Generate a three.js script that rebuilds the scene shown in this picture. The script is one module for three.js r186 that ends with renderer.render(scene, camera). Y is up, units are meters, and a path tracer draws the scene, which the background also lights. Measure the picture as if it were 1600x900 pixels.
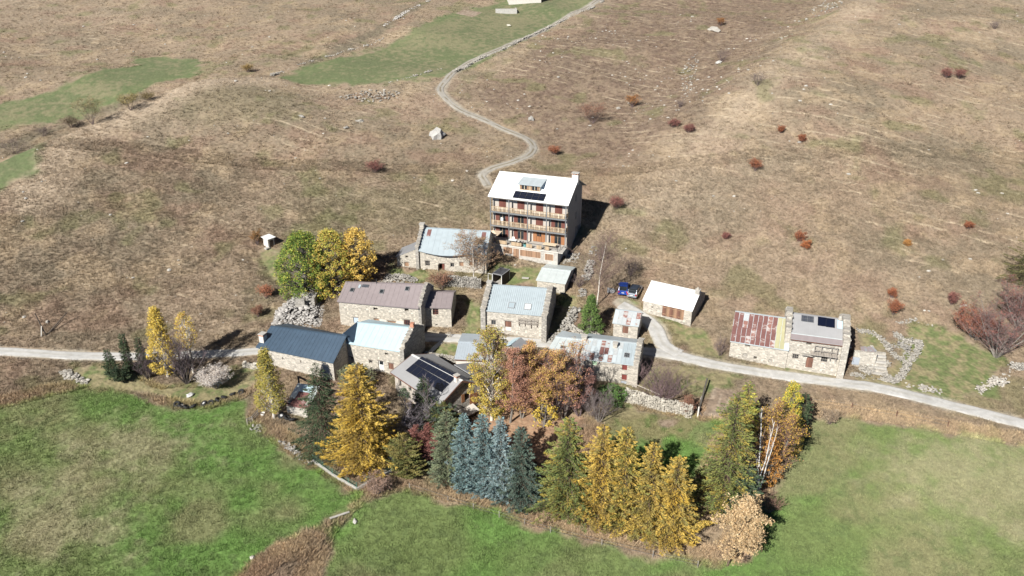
import * as THREE from 'three';
import { Sky } from 'three/addons/objects/Sky.js';
import { mergeGeometries } from 'three/addons/utils/BufferGeometryUtils.js';

// ---------------------------------------------------------------- camera, sky, sun, exposure
const scene = new THREE.Scene();
const camera = new THREE.PerspectiveCamera(2 * Math.atan(450 / (800 / Math.tan(33 * Math.PI / 180))) * 180 / Math.PI, 16 / 9, 1, 1500);
camera.position.set(0, 65, 0);
camera.rotation.set(-25 * Math.PI / 180, 0, 0);
const SUN_AZ = 33 * Math.PI / 180, SUN_EL = 36 * Math.PI / 180;   // low autumn sun behind the camera, to its left
const sunDir = new THREE.Vector3(-Math.sin(SUN_AZ) * Math.cos(SUN_EL), Math.sin(SUN_EL), Math.cos(SUN_AZ) * Math.cos(SUN_EL));
const sky = new Sky();
sky.name = 'sky'; sky.userData.kind = 'structure';
sky.scale.setScalar(4000);
sky.material.uniforms.sunPosition.value.copy(sunDir);
sky.material.uniforms.turbidity.value = 1.2;
sky.material.uniforms.rayleigh.value = 0.45;
sky.material.uniforms.mieCoefficient.value = 0.002;
scene.add(sky);
scene.environmentIntensity = 0.1;
const sun = new THREE.DirectionalLight(0xfffaf0, 5);
sun.position.copy(sunDir).multiplyScalar(250).add(new THREE.Vector3(0, 0, -130));
sun.target.position.set(0, 0, -130);
sun.castShadow = true;
Object.assign(sun.shadow.camera, { left: -170, right: 170, top: 170, bottom: -170, near: 1, far: 700 });
sun.shadow.mapSize.set(4096, 4096); sun.shadow.radius = 1;
scene.add(sun, sun.target);
const renderer = new THREE.WebGLRenderer({ antialias: true });
renderer.toneMapping = THREE.LinearToneMapping;
renderer.toneMappingExposure = 1.62;
renderer.shadowMap.enabled = true;

// ---------------------------------------------------------------- helpers
const V = (x, y, z) => new THREE.Vector3(x, y, z);
const clamp = (x, a = 0, b = 1) => x < a ? a : x > b ? b : x;
const sm = (a, b, t) => { t = clamp((t - a) / (b - a)); return t * t * (3 - 2 * t); };
const lerp = (a, b, t) => a + (b - a) * t;
const mix3 = (a, b, t) => [lerp(a[0], b[0], t), lerp(a[1], b[1], t), lerp(a[2], b[2], t)];
function rng(seed) { let s = (seed * 2654435761 + 12345) >>> 0; return () => { s = (s + 0x6D2B79F5) >>> 0; let t = s; t = Math.imul(t ^ (t >>> 15), t | 1); t ^= t + Math.imul(t ^ (t >>> 7), t | 61); return ((t ^ (t >>> 14)) >>> 0) / 4294967296; }; }
function hash2(x, y) { let h = Math.imul(x, 374761393) + Math.imul(y, 668265263) | 0; h = Math.imul(h ^ (h >>> 13), 1274126177); return ((h ^ (h >>> 16)) >>> 0) / 4294967296; }
function vn(x, y) {                       // value noise, 0..1
  const i = Math.floor(x), j = Math.floor(y), u = x - i, v = y - j, a = u * u * (3 - 2 * u), b = v * v * (3 - 2 * v);
  const p = hash2(i, j), q = hash2(i + 1, j), r = hash2(i, j + 1), s = hash2(i + 1, j + 1);
  return p + (q - p) * a + (r - p) * b + (p - q - r + s) * a * b;
}
function fbm(x, y, o = 4) { let s = 0, a = 0.5, n = 0; for (let k = 0; k < o; k++) { s += a * vn(x, y); n += a; a *= 0.5; const t = x * 1.6 - y * 1.2 + 17.3; y = x * 1.2 + y * 1.6 + 9.1; x = t; } return s / n; }
const names = {};
function numbered(n) { names[n] = (names[n] || 0) + 1; return names[n] === 1 ? n : n + '_' + String(names[n] - 1).padStart(3, '0'); }
function shade(o) { o.traverse((m) => { if (m.isMesh) { m.castShadow = true; m.receiveShadow = true; } }); return o; }
function thing(name, label, category, [x, y, z] = [0, 0, 0], turn = 0, group) {
  const o = new THREE.Group(); o.name = numbered(name); o.position.set(x, y, z); o.rotation.y = turn;
  o.userData = { label, category, kind: 'thing' }; if (group) o.userData.group = group; scene.add(o); return o;
}
function part(parent, name, geo, mat, label) {
  const m = new THREE.Mesh(geo, mat); m.name = name; m.castShadow = m.receiveShadow = true; if (label) m.userData.label = label; parent.add(m); return m;
}
function structure(name, geo, mat) { const m = new THREE.Mesh(geo, mat); m.name = name; m.castShadow = m.receiveShadow = true; m.userData.kind = 'structure'; scene.add(m); return m; }
// texture coordinates in metres, by the way each face points
function boxUV(g0, k = 1) {
  const g = g0.index ? g0.toNonIndexed() : g0; g.computeVertexNormals();
  const p = g.attributes.position, n = p.count, uv = new Float32Array(n * 2);
  for (let i = 0; i < n; i += 3) {
    const ax = p.getX(i), ay = p.getY(i), az = p.getZ(i), bx = p.getX(i + 1) - ax, by = p.getY(i + 1) - ay, bz = p.getZ(i + 1) - az, cx = p.getX(i + 2) - ax, cy = p.getY(i + 2) - ay, cz = p.getZ(i + 2) - az;
    const nx = Math.abs(by * cz - bz * cy), ny = Math.abs(bz * cx - bx * cz), nz = Math.abs(bx * cy - by * cx);
    for (let j = i; j < i + 3; j++) {
      const X = p.getX(j), Y = p.getY(j), Z = p.getZ(j);
      uv[j * 2] = (nx > ny && nx > nz ? Z + 1.37 : X) * k; uv[j * 2 + 1] = (ny >= nx && ny >= nz ? Z : Y) * k;
    }
  }
  g.setAttribute('uv', new THREE.BufferAttribute(uv, 2)); return g;
}
const box = (w, h, d, x = 0, y = 0, z = 0) => { const g = new THREE.BoxGeometry(w, h, d); g.translate(x, y, z); return g; };
function merge(list) { return mergeGeometries(list.map((g) => { const h = g.index ? g.toNonIndexed() : g; for (const k of Object.keys(h.attributes)) if (k !== 'position' && k !== 'normal') h.deleteAttribute(k); if (!h.attributes.normal) h.computeVertexNormals(); return h; })); }
// an oriented bar between two points
function bar(a, b, w, h = w) {
  const L = a.distanceTo(b), g = new THREE.BoxGeometry(w, h, L), m = new THREE.Matrix4().lookAt(a, b, Math.abs(b.y - a.y) > 0.95 * L ? V(1, 0, 0) : V(0, 1, 0));
  m.setPosition((a.x + b.x) / 2, (a.y + b.y) / 2, (a.z + b.z) / 2); g.applyMatrix4(m); return g;
}
// triangles with a colour each
class Acc {
  constructor() { this.p = []; this.c = []; }
  tri(a, b, c, k) { this.p.push(a[0], a[1], a[2], b[0], b[1], b[2], c[0], c[1], c[2]); for (let i = 0; i < 3; i++) this.c.push(k[0], k[1], k[2]); }
  quad(a, b, c, d, k) { this.tri(a, b, c, k); this.tri(a, c, d, k); }
  stick(a, b, ra, rb, n, k) {
    const d = [b[0] - a[0], b[1] - a[1], b[2] - a[2]], L = Math.hypot(...d) || 1; d[0] /= L; d[1] /= L; d[2] /= L;
    let u = Math.abs(d[1]) > 0.9 ? [1, 0, 0] : [0, 1, 0]; u = [d[1] * u[2] - d[2] * u[1], d[2] * u[0] - d[0] * u[2], d[0] * u[1] - d[1] * u[0]]; const l = Math.hypot(...u); u = u.map((x) => x / l);
    const v = [d[1] * u[2] - d[2] * u[1], d[2] * u[0] - d[0] * u[2], d[0] * u[1] - d[1] * u[0]];
    const at = (o, r, t) => [o[0] + (u[0] * Math.cos(t) + v[0] * Math.sin(t)) * r, o[1] + (u[1] * Math.cos(t) + v[1] * Math.sin(t)) * r, o[2] + (u[2] * Math.cos(t) + v[2] * Math.sin(t)) * r];
    if (n === 2) { this.tri(at(a, ra, 0), at(a, ra, Math.PI), b, k); this.tri(at(a, ra, 1.57), at(a, ra, 4.71), b, k); return; }
    for (let i = 0; i < n; i++) { const s = i / n * 6.2832, t = (i + 1) / n * 6.2832; this.quad(at(a, ra, s), at(a, ra, t), at(b, rb, t), at(b, rb, s), k); }
  }
  build() {
    const g = new THREE.BufferGeometry();
    g.setAttribute('position', new THREE.BufferAttribute(new Float32Array(this.p), 3)); g.setAttribute('color', new THREE.BufferAttribute(new Float32Array(this.c), 3));
    g.computeVertexNormals(); return g;
  }
}
const toS = (() => { const t = new Uint8Array(4097); for (let i = 0; i <= 4096; i++) { const l = i / 4096; t[i] = Math.round(255 * (l <= 0.0031308 ? 12.92 * l : 1.055 * Math.pow(l, 1 / 2.4) - 0.055)); } return (x) => t[(clamp(x) * 4096) | 0]; })();
function dataTex(w, h, fn, srgb, repeat = true) {        // fn(i, j, out) fills out[0..2] with linear values
  const a = new Uint8Array(w * h * 4), o = [0, 0, 0];
  for (let j = 0; j < h; j++) for (let i = 0; i < w; i++) { fn(i, j, o); const k = (j * w + i) * 4; for (let c = 0; c < 3; c++) a[k + c] = srgb ? toS(o[c]) : clamp(o[c]) * 255; a[k + 3] = 255; }
  const t = new THREE.DataTexture(a, w, h, THREE.RGBAFormat); t.magFilter = THREE.LinearFilter; t.minFilter = THREE.LinearMipmapLinearFilter; t.generateMipmaps = true;
  if (repeat) t.wrapS = t.wrapT = THREE.RepeatWrapping; if (srgb) t.colorSpace = THREE.SRGBColorSpace; t.needsUpdate = true; return t;
}
const lin = (r, g, b) => new THREE.Color().setRGB(r, g, b);
const mat = (r, g, b, rough = 0.85, more = {}) => new THREE.MeshStandardMaterial({ color: lin(r, g, b), roughness: rough, side: THREE.DoubleSide, ...more });

// ---------------------------------------------------------------- lie of the land
const PROF = [[20,-13.5],[40,-10.4],[70.7,-5.8],[80.2,-4.4],[98,-2.2],[116.5,0],[128,2.3],[142,5.6],[165,11.4],[193.5,18.5],[236,27],[310,38.1],[420,53],[560,74]];
function prof(D) {
  const P = PROF, n = P.length; if (D <= P[0][0]) return P[0][1]; if (D >= P[n - 1][0]) return P[n - 1][1];
  let i = 0; while (D >= P[i + 1][0]) i++;
  const sl = (k) => k <= 0 ? (P[1][1] - P[0][1]) / (P[1][0] - P[0][0]) : k >= n - 1 ? (P[n - 1][1] - P[n - 2][1]) / (P[n - 1][0] - P[n - 2][0]) : (P[k + 1][1] - P[k - 1][1]) / (P[k + 1][0] - P[k - 1][0]);
  const h = P[i + 1][0] - P[i][0], t = (D - P[i][0]) / h, t2 = t * t, t3 = t2 * t;
  return (2 * t3 - 3 * t2 + 1) * P[i][1] + (t3 - 2 * t2 + t) * h * sl(i) + (-2 * t3 + 3 * t2) * P[i + 1][1] + (t3 - t2) * h * sl(i + 1);
}
function along(x, D, ax, ay, bx, by) { const dx = bx - ax, dy = by - ay, L = Math.hypot(dx, dy); return [((x - ax) * dx + (D - ay) * dy) / L, ((x - ax) * dy - (D - ay) * dx) / L, L]; }
function terrain(x, z) {
  const D = -z; let h = prof(D);
  let [t, s, L] = along(x, D, 20, 150, 106, 254);                       // the spur on the right
  h += 9 * sm(-10, 90, t) * Math.exp(-((s / (s > 0 ? 75 : 17)) ** 2));
  [t, s, L] = along(x, D, -108.8, 162.9, -77.7, 207.6);                         // the mound on the left
  h += 7 * sm(-80, 0, t) * (1 - sm(L - 8, L + 26, t)) * Math.exp(-((s / (s > 0 ? 38 : 5)) ** 2));
  [t, s, L] = along(x, D, -32, 60, -19.5, 80.5);                        // the ditch between the meadows
  h -= 0.9 * Math.exp(-((s / 1.8) ** 2)) * (1 - sm(L - 4, L + 2, t));
  h += sm(140, 185, D) * (3.0 * (vn(x * 0.028 + 7, z * 0.036 + 3) - 0.5) + 1.5 * (vn(x * 0.075, z * 0.08 + 11) - 0.5));   // hummocks of the upper slopes
  return h;
}
const on = ([x, z], dy = 0) => [x, terrain(x, z) + dy, z];

// ---------------------------------------------------------------- what grows where (plan of the place, metres)
const inPoly = (P, x, z) => { let r = false; for (let i = 0, j = P.length - 1; i < P.length; j = i++) if ((P[i][1] > z) !== (P[j][1] > z) && x < (P[j][0] - P[i][0]) * (z - P[i][1]) / (P[j][1] - P[i][1]) + P[i][0]) r = !r; return r; };
function segDist(P, x, z, closed) {
  let m = 1e9; for (let i = closed ? 0 : 1, j = closed ? P.length - 1 : 0; i < P.length; j = i++) {
    const ax = P[j][0], az = P[j][1], dx = P[i][0] - ax, dz = P[i][1] - az, t = clamp(((x - ax) * dx + (z - az) * dz) / (dx * dx + dz * dz)); const e = (x - ax - dx * t) ** 2 + (z - az - dz * t) ** 2; if (e < m) m = e;
  } return Math.sqrt(m);
}
const X0 = -234, X1 = 234, Z0 = -462, Z1 = -26, CELL = 1, NX = (X1 - X0) / CELL + 1, NZ = (Z1 - Z0) / CELL + 1;
class Zone {                            // a signed distance, positive inside, looked up on a one metre grid
  constructor(list, reach = 12) {
    this.f = new Float32Array(NX * NZ).fill(-reach);
    for (const it of list) {
      const P = it.p, w = it.w || 0; let a = 1e9, b = -1e9, c = 1e9, d = -1e9; for (const q of P) { a = Math.min(a, q[0]); b = Math.max(b, q[0]); c = Math.min(c, q[1]); d = Math.max(d, q[1]); }
      const i0 = Math.max(0, Math.floor((a - reach - w - X0) / CELL)), i1 = Math.min(NX - 1, Math.ceil((b + reach + w - X0) / CELL)), j0 = Math.max(0, Math.floor((c - reach - w - Z0) / CELL)), j1 = Math.min(NZ - 1, Math.ceil((d + reach + w - Z0) / CELL));
      for (let j = j0; j <= j1; j++) for (let i = i0; i <= i1; i++) {
        const x = X0 + i * CELL, z = Z0 + j * CELL, e = segDist(P, x, z, !w), s = w ? w - e : inPoly(P, x, z) ? e : -e, k = j * NX + i; if (s > this.f[k]) this.f[k] = s;
      }
    }
  }
  at(x, z) {
    const u = clamp((x - X0) / CELL, 0, NX - 1.001), v = clamp((z - Z0) / CELL, 0, NZ - 1.001), i = u | 0, j = v | 0, a = u - i, b = v - j, k = j * NX + i, f = this.f;
    return (f[k] * (1 - a) + f[k + 1] * a) * (1 - b) + (f[k + NX] * (1 - a) + f[k + NX + 1] * a) * b;
  }
}
const meadow = new Zone([
  { p: [[-91.17,-99.43], [-77.01,-99.75], [-71.67,-102.48], [-65.99,-105.03], [-59.16,-104.21], [-51.18,-100.07], [-45.40,-100.09], [-40.87,-102.80], [-40.16,-106.25], [-39.42,-100.11], [-39.29,-96.98], [-33.74,-92.29], [-26.20,-86.71], [-20.75,-82.94], [-21.55,-80.16], [-23.34,-78.81], [-30.05,-74.74], [-33.42,-70.20], [-33.72,-64.03], [-68.14,-64.01]] },
  { p: [[-21.88,-64.02], [-22.83,-70.33], [-22.62,-76.88], [-20.01,-80.94], [-15.34,-83.71], [-8.39,-81.83], [0.00,-78.77], [8.00,-76.18], [15.72,-74.09], [21.66,-72.25], [25.37,-71.53], [28.51,-73.34], [30.88,-77.96], [33.25,-82.16], [37.46,-87.91], [41.24,-92.94], [44.24,-97.97], [47.81,-98.68], [56.56,-96.71], [64.79,-94.27], [72.81,-92.03], [84.37,-88.87], [68.14,-64.02]] },
  { p: [[14.75,-97.97], [21.08,-98.97], [27.53,-97.69], [30.89,-96.58], [27.73,-91.90], [25.37,-86.95], [22.56,-81.29], [17.17,-84.62], [11.59,-89.38]] },
]);
const upland = new Zone([
  { p: [[-64.45,-222.29], [-58.87,-232.30], [-46.42,-245.85], [-32.90,-264.19], [-24.08,-283.58], [-13.66,-296.19], [-4.73,-308.58], [0.00,-336.23], [36.09,-339.00], [29.32,-306.11], [15.22,-280.75], [0.00,-252.82], [-10.32,-237.06], [-19.57,-223.40], [-33.23,-219.00], [-48.96,-218.74], [-58.65,-219.22]] },
  { p: [[-140.60,-201.87], [-132.85,-205.54], [-126.22,-212.20], [-120.90,-219.55], [-116.70,-229.93], [-107.17,-235.43], [-114.14,-243.11], [-108.31,-247.74], [-95.56,-242.29], [-88.43,-233.12], [-89.45,-224.68], [-97.23,-219.22], [-102.01,-211.37], [-109.48,-200.60], [-118.48,-195.94], [-135.39,-192.40]] },
  { p: [[-122.14,-173.89], [-118.21,-177.46], [-112.97,-185.40], [-99.87,-160.52], [-104.55,-154.47], [-109.09,-153.23]] },
]);
const lawn = new Zone([
  { p: [[-4.31,-134.23], [-3.45,-139.68], [8.56,-138.10], [5.91,-131.98]] }, { p: [[-24.25,-136.47], [-22.63,-139.21], [-17.66,-137.28], [-13.31,-136.13], [-17.93,-133.83]] }, { p: [[-14.54,-112.62], [-13.88,-117.12], [-6.30,-117.29], [-10.51,-112.28]] },
  { p: [[56.60,-105.97], [63.53,-113.47], [70.15,-121.73], [76.71,-119.11], [80.22,-112.12], [74.80,-102.74], [61.08,-102.83]] }, { p: [[20.93,-111.60], [32.14,-110.25], [37.34,-108.25], [29.68,-103.45], [21.20,-106.29]] }, { p: [[-50.53,-143.64], [-45.68,-144.29], [-42.48,-134.68], [-44.91,-133.87]] },
  { p: [[34.61,-111.94], [44.24,-109.08], [53.86,-107.27], [59.42,-105.97], [59.57,-107.58], [45.83,-110.92]] }, { p: [[59.08,-119.26], [62.28,-120.82], [63.42,-115.31], [59.99,-112.53], [58.26,-114.91]] }, { p: [[5.72,-119.54], [10.30,-130.12], [12.46,-130.86], [10.23,-121.26], [7.37,-117.12]] },
  { p: [[-71.52,-109.97], [-64.48,-110.84], [-55.57,-105.19], [-46.70,-105.58], [-44.55,-110.84], [-41.90,-112.55], [-39.98,-105.62], [-45.69,-100.97], [-59.53,-103.90], [-68.89,-105.28]] }, { p: [[-8.57,-119.19], [-7.90,-128.65], [-5.81,-128.65], [-5.48,-118.85]] }, { p: [[22.57,-123.68], [29.10,-122.29], [33.30,-120.91], [35.37,-112.97], [30.36,-114.34], [27.25,-121.26]] }, { p: [[19.78,-129.02], [23.69,-128.66], [22.89,-126.14]] },
  { p: [[12.37,-97.97], [16.93,-104.38], [19.33,-100.13], [27.67,-98.40], [25.71,-93.21], [14.69,-93.21]] }, { p: [[13.70,-118.85], [17.54,-118.85], [16.88,-117.81], [14.16,-117.81]] }, { p: [[22.92,-118.16], [24.71,-119.88], [23.83,-115.56], [22.47,-115.04]] },
]);
const worn = new Zone([{ p: [[51.47,-88.76], [61.40,-92.94], [72.59,-91.65], [74.88,-83.49], [63.51,-75.22], [55.83,-79.18], [51.05,-83.49]] }, { p: [[-62.39,-93.12], [-55.33,-97.20], [-45.99,-93.45], [-50.27,-89.11], [-57.82,-89.09]] }, { p: [[-63.79,-83.46], [-56.06,-85.17], [-48.82,-75.21], [-56.24,-73.34]] }], 14);
const litter = new Zone([{ p: [[-6.18,-97.97], [0.00,-100.13], [8.21,-100.13], [10.46,-97.97], [8.26,-93.21], [5.30,-88.15], [0.00,-91.26], [-5.48,-92.55]] }]);
const tilled = new Zone([{ p: [[28.06,-98.40], [31.78,-105.33], [34.52,-104.23], [31.36,-97.83]] }, { p: [[-19.57,-288.62], [-17.65,-294.18], [-10.37,-292.75], [-13.64,-285.03]] }, { p: [[21.40,-97.97], [25.00,-98.40], [23.42,-95.89], [21.59,-96.16]] }]);
const heath = new Zone([{ p: [[-17.14,-213.52], [-1.85,-233.38], [16.75,-269.15], [35.28,-306.83], [41.28,-339.28], [121.42,-325.89], [94.38,-271.39], [65.47,-217.85], [44.53,-188.30], [31.14,-178.73], [17.56,-175.14], [6.18,-187.21], [-9.96,-204.90]] }, { p: [[-82.68,-110.15], [-75.97,-111.09], [-69.38,-105.89], [-72.64,-102.46], [-77.40,-100.46], [-84.58,-99.59], [-90.63,-109.77]] }, { p: [[-61.09,-107.66], [-56.54,-109.04], [-48.61,-106.21], [-47.07,-102.78], [-53.41,-103.96], [-58.71,-105.78]] }], 20);
const scrub = new Zone([{ p: [[-125.06,-181.85], [-119.59,-185.70], [-115.12,-192.20], [-110.88,-200.10], [-105.05,-206.04], [-98.52,-211.03]], w: 1.6 }, { p: [[-59.31,-234.34], [-53.70,-243.80], [-48.26,-257.31], [-40.32,-274.03], [-32.15,-299.44]], w: 1.4 }], 12);
const dull = new Zone([{ p: [[-80.21,-200.45], [-67.71,-211.89], [-54.36,-204.80], [-53.71,-188.50], [-69.75,-185.96], [-80.00,-185.87]] }, { p: [[-46.78,-162.33], [-13.97,-165.37], [-5.33,-154.85], [-26.05,-150.40], [-41.94,-151.85]] }], 12);
const crest = new Zone([{ p: [[19.28,-147.76], [24.65,-155.24], [34.91,-165.92], [53.47,-187.68], [76.56,-215.47], [109.02,-260.37], [139.58,-317.00]], w: 2.2 }, { p: [[-125, -140], [-107.5, -161.5], [-98, -175], [-89, -188], [-76.5, -206.5], [-66, -216]], w: 2.4 }, { p: [[-96.80,-154.34], [-99.70,-165.17], [-99.00,-174.43]], w: 3 }, { p: [[22.17,-112.97], [21.20,-106.29]], w: 0.1 }], 20);
const road = new Zone([{ p: [[-92.83,-113.54], [-84.42,-113.40], [-78.08,-113.26], [-70.61,-112.95], [-63.31,-113.03], [-56.13,-113.55], [-49.94,-114.00], [-43.25,-114.76], [-35.84,-117.41], [-26.27,-118.65], [-14.80,-118.84], [-10.94,-118.50], [-4.36,-117.81], [3.26,-117.47], [8.64,-116.43], [22.42,-114.69]], w: 0.85 }, { p: [[22.42,-114.69], [27.57,-113.65], [31.46,-111.94], [39.23,-109.58], [48.78,-107.27], [58.03,-105.02], [66.27,-101.31], [75.54,-96.97], [84.11,-92.65]], w: 1.05 }, { p: [[25.98,-113.65], [25.48,-117.81], [25.14,-121.26], [23.11,-124.38], [19.89,-127.93]], w: 1.25 }, { p: [[-5.32,-165.89], [-6.72,-170.27], [-4.63,-172.81], [0.00,-175.90], [3.73,-179.71], [5.18,-184.21], [4.35,-188.63], [0.00,-193.63], [-6.52,-199.87], [-13.25,-204.31], [-17.42,-210.00], [-19.32,-215.21], [-17.77,-223.03], [-13.20,-238.52], [-5.83,-247.18], [4.09,-262.09], [15.22,-280.75], [25.71,-298.59], [37.91,-320.21]], w: 0.9 }], 8);
const DRY = { tan: [0.262, 0.2, 0.142], olive: [0.196, 0.159, 0.112], rust: [0.226, 0.15, 0.109], pale: [0.36, 0.288, 0.214], straw: [0.298, 0.23, 0.155] };
function groundColour(x, z, o) {
  const wob = fbm(x * 0.35, z * 0.35, 3) - 0.5, fine = vn(x * 3.1, z * 3.1), mid = fbm(x * 0.9 + 40, z * 0.9, 3), big = fbm(x * 0.07, z * 0.07 + 9, 3), huge = fbm(x * 0.021 + 5, z * 0.024, 3);
  let c = mix3(DRY.tan, DRY.olive, sm(0.3, 0.72, big * 0.65 + mid * 0.35));
  c = mix3(c, DRY.rust, 0.6 * sm(0.5, 0.75, fbm(x * 0.11 + 70, z * 0.13, 3)));
  c = mix3(c, DRY.straw, 0.75 * sm(0.52, 0.72, fbm(x * 0.22 - 30, z * 0.22 + 11, 3)));
  c = mix3(c, DRY.pale, 0.25 * sm(0.55, 0.8, huge));
  const sc = scrub.at(x, z); if (sc > -8) c = mix3(c, mix3([0.12, 0.095, 0.07], [0.17, 0.15, 0.1], mid), 0.85 * sm(-2, 1.2, sc + wob * 5));
  const du = dull.at(x, z); if (du > -10) c = mix3(c, [0.18, 0.158, 0.098], 0.6 * sm(-5, 4, du + wob * 10));
  const h = heath.at(x, z); if (h > -14) { const w = sm(-6, 9, h + wob * 14); c = mix3(c, mix3([0.14, 0.096, 0.072], [0.2, 0.148, 0.105], sm(0.35, 0.65, mid)), 0.8 * w); }
  const k = crest.at(x, z); if (k > -14) c = mix3(c, DRY.pale, (x > -40 ? 0.5 : 0.95) * sm(-6, 1.5, k + wob * 6));
  // narrow trodden sheep paths along the slope
  const q = (-z + 0.42 * x + 4 * fbm(x * 0.03, z * 0.03, 2) + 0.5 * vn(x * 0.4, z * 0.4)) / 3.1, fq = Math.abs(q - Math.floor(q) - 0.5) * 3.1;
  if (fq < 0.4) { const w = sm(0.4, 0.08, fq) * sm(0.44, 0.54, fbm(x * 0.08 + Math.floor(q) * 3.7, z * 0.08, 2)) * sm(0.4, 0.6, fbm(x * 0.02 + 4, z * 0.02, 2) + (x > 25 ? 0.12 : 0)) * sm(118, 135, -z); c = mix3(c, [0.4, 0.328, 0.238], 0.8 * w * sm(0.3, 0.6, vn(x * 0.35 + 2, z * 0.9))); }
  // moss green flecks
  c = mix3(c, [0.13, 0.14, 0.055], 0.45 * sm(0.6, 0.78, fbm(x * 0.16 + 3, z * 0.16 - 60, 3)));
  const u = upland.at(x, z); if (u > -6) { const w = 0.93 * sm(-1.6, 1.6, u + wob * 6); c = mix3(c, mix3(mix3([0.1, 0.128, 0.055], [0.175, 0.168, 0.092], sm(0.38, 0.62, big * 0.5 + mid * 0.5)), [0.095, 0.145, 0.05], 0.4 * sm(6, 1, u)), w); }
  const m = meadow.at(x, z); if (m > -6) {
    const w = sm(-0.7, 0.7, m + wob * 3.4), straw = sm(0.5, 0.74, fbm(x * 0.1 + 8, z * 0.13 - 4, 3)) * 0.7, lush = sm(0.42, 0.7, fbm(x * 0.08 - 14, z * 0.08, 2));
    let g = mix3([0.145, 0.195, 0.066], [0.115, 0.21, 0.05], lush); g = mix3(g, [0.225, 0.205, 0.115], straw); g = mix3(g, [0.088, 0.125, 0.045], 0.5 * sm(0.52, 0.75, mid));
    const wo = worn.at(x, z); if (wo > -12) g = mix3(g, [0.29, 0.262, 0.165], 0.72 * sm(-6, 5, wo + wob * 12 + (mid - 0.5) * 6)); c = mix3(c, g, w);
  }
  const l = lawn.at(x, z); if (l > -5) c = mix3(c, mix3([0.105, 0.15, 0.045], [0.215, 0.19, 0.1], sm(0.36, 0.62, mid * 0.6 + big * 0.4)), 0.85 * sm(-0.9, 0.9, l + wob * 4.5));
  const t = litter.at(x, z); if (t > -5) c = mix3(c, mix3([0.36, 0.235, 0.15], [0.27, 0.16, 0.1], sm(0.35, 0.65, fine * 0.5 + mid * 0.5)), 0.9 * sm(-1, 0.8, t + wob * 3));
  const p = tilled.at(x, z); if (p > -3) c = mix3(c, mix3([0.23, 0.175, 0.13], [0.3, 0.24, 0.185], sm(0.3, 0.7, vn(x * 2.2 + z * 0.9, z * 0.6))), sm(-0.3, 0.3, p + wob));
  const r = road.at(x, z); if (r > -3) c = mix3(c, [0.33, 0.3, 0.25], 0.75 * sm(-0.9, 0.2, r + wob * 1.4));
  const soft = m > 0 || u > 0 ? 0.5 : 1, j = 1 + soft * (1.0 * (0.34 * fine + 0.2 * vn(x * 6.5, z * 6.5) + 0.26 * vn(x * 1.5 + 7, z * 1.5) + 0.2 * mid - 0.5));
  o[0] = c[0] * j; o[1] = c[1] * j; o[2] = c[2] * j;
}
function relief(x, z) {                  // tussocks and hollows on top of the lie of the land
  const r = road.at(x, z); if (r > 0.6) return -0.05;
  const soft = Math.max(sm(-1, 1, meadow.at(x, z)), sm(-1, 1, upland.at(x, z)), sm(-1, 1, lawn.at(x, z)) * 0.8), a = lerp(1, 0.22, soft) * sm(0.6, -1.6, r);
  return a * (0.26 * (fbm(x * 0.7, z * 0.7, 3) - 0.5) + 0.5 * (fbm(x * 0.16, z * 0.16, 2) - 0.5) * sm(0, -8, r) * (1 - soft)) - 0.05 * (1 - a);
}
function sheet(name, x0, x1, nx, zs, tw, th) {
  const nz = zs.length - 1, P = new Float32Array((nx + 1) * (nz + 1) * 3), U = new Float32Array((nx + 1) * (nz + 1) * 2), I = new Uint32Array(nx * nz * 6), za = zs[0], zb = zs[nz];
  for (let j = 0, k = 0; j <= nz; j++) for (let i = 0; i <= nx; i++, k++) { const x = lerp(x0, x1, i / nx), z = zs[j]; P[k * 3] = x; P[k * 3 + 1] = terrain(x, z) + relief(x, z); P[k * 3 + 2] = z; U[k * 2] = i / nx; U[k * 2 + 1] = (z - za) / (zb - za); }
  for (let j = 0, k = 0; j < nz; j++) for (let i = 0; i < nx; i++, k += 6) { const a = j * (nx + 1) + i, b = a + 1, c = a + nx + 1, d = c + 1; I.set([a, b, c, b, d, c], k); }
  const g = new THREE.BufferGeometry(); g.setAttribute('position', new THREE.BufferAttribute(P, 3)); g.setAttribute('uv', new THREE.BufferAttribute(U, 2)); g.setIndex(new THREE.BufferAttribute(I, 1)); g.computeVertexNormals();
  const px = (i) => lerp(x0, x1, (i + 0.5) / tw), pz = (j) => lerp(za, zb, (j + 0.5) / th);
  const map = dataTex(tw, th, (i, j, o) => groundColour(px(i), pz(j), o), true, false);
  const bump = dataTex(tw, th, (i, j, o) => { const x = px(i), z = pz(j); o[0] = o[1] = o[2] = 0.5 * vn(x * 2.4, z * 2.4) + 0.3 * vn(x * 5.2 + 3, z * 5.2) + 0.2 * hash2(i, j); }, false, false);
  return structure(name, g, new THREE.MeshStandardMaterial({ map, bumpMap: bump, bumpScale: 0.16, roughness: 0.97, side: THREE.DoubleSide }));
}
const zNear = [], zFar = []; for (let i = 0; i <= 230; i++) zNear.push(lerp(-136, -48, i / 230));
{ let d = 136, s = 0.5; while (d < 455) { zFar.push(-d); d += s; s = Math.min(1.6, s * 1.008); } zFar.reverse(); zFar[zFar.length - 1] = -136; }
sheet('meadow_ground', -117, 117, 468, zNear, 2048, 776);
sheet('hillside', -232, 232, 928, zFar, 2048, 1400);

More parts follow.
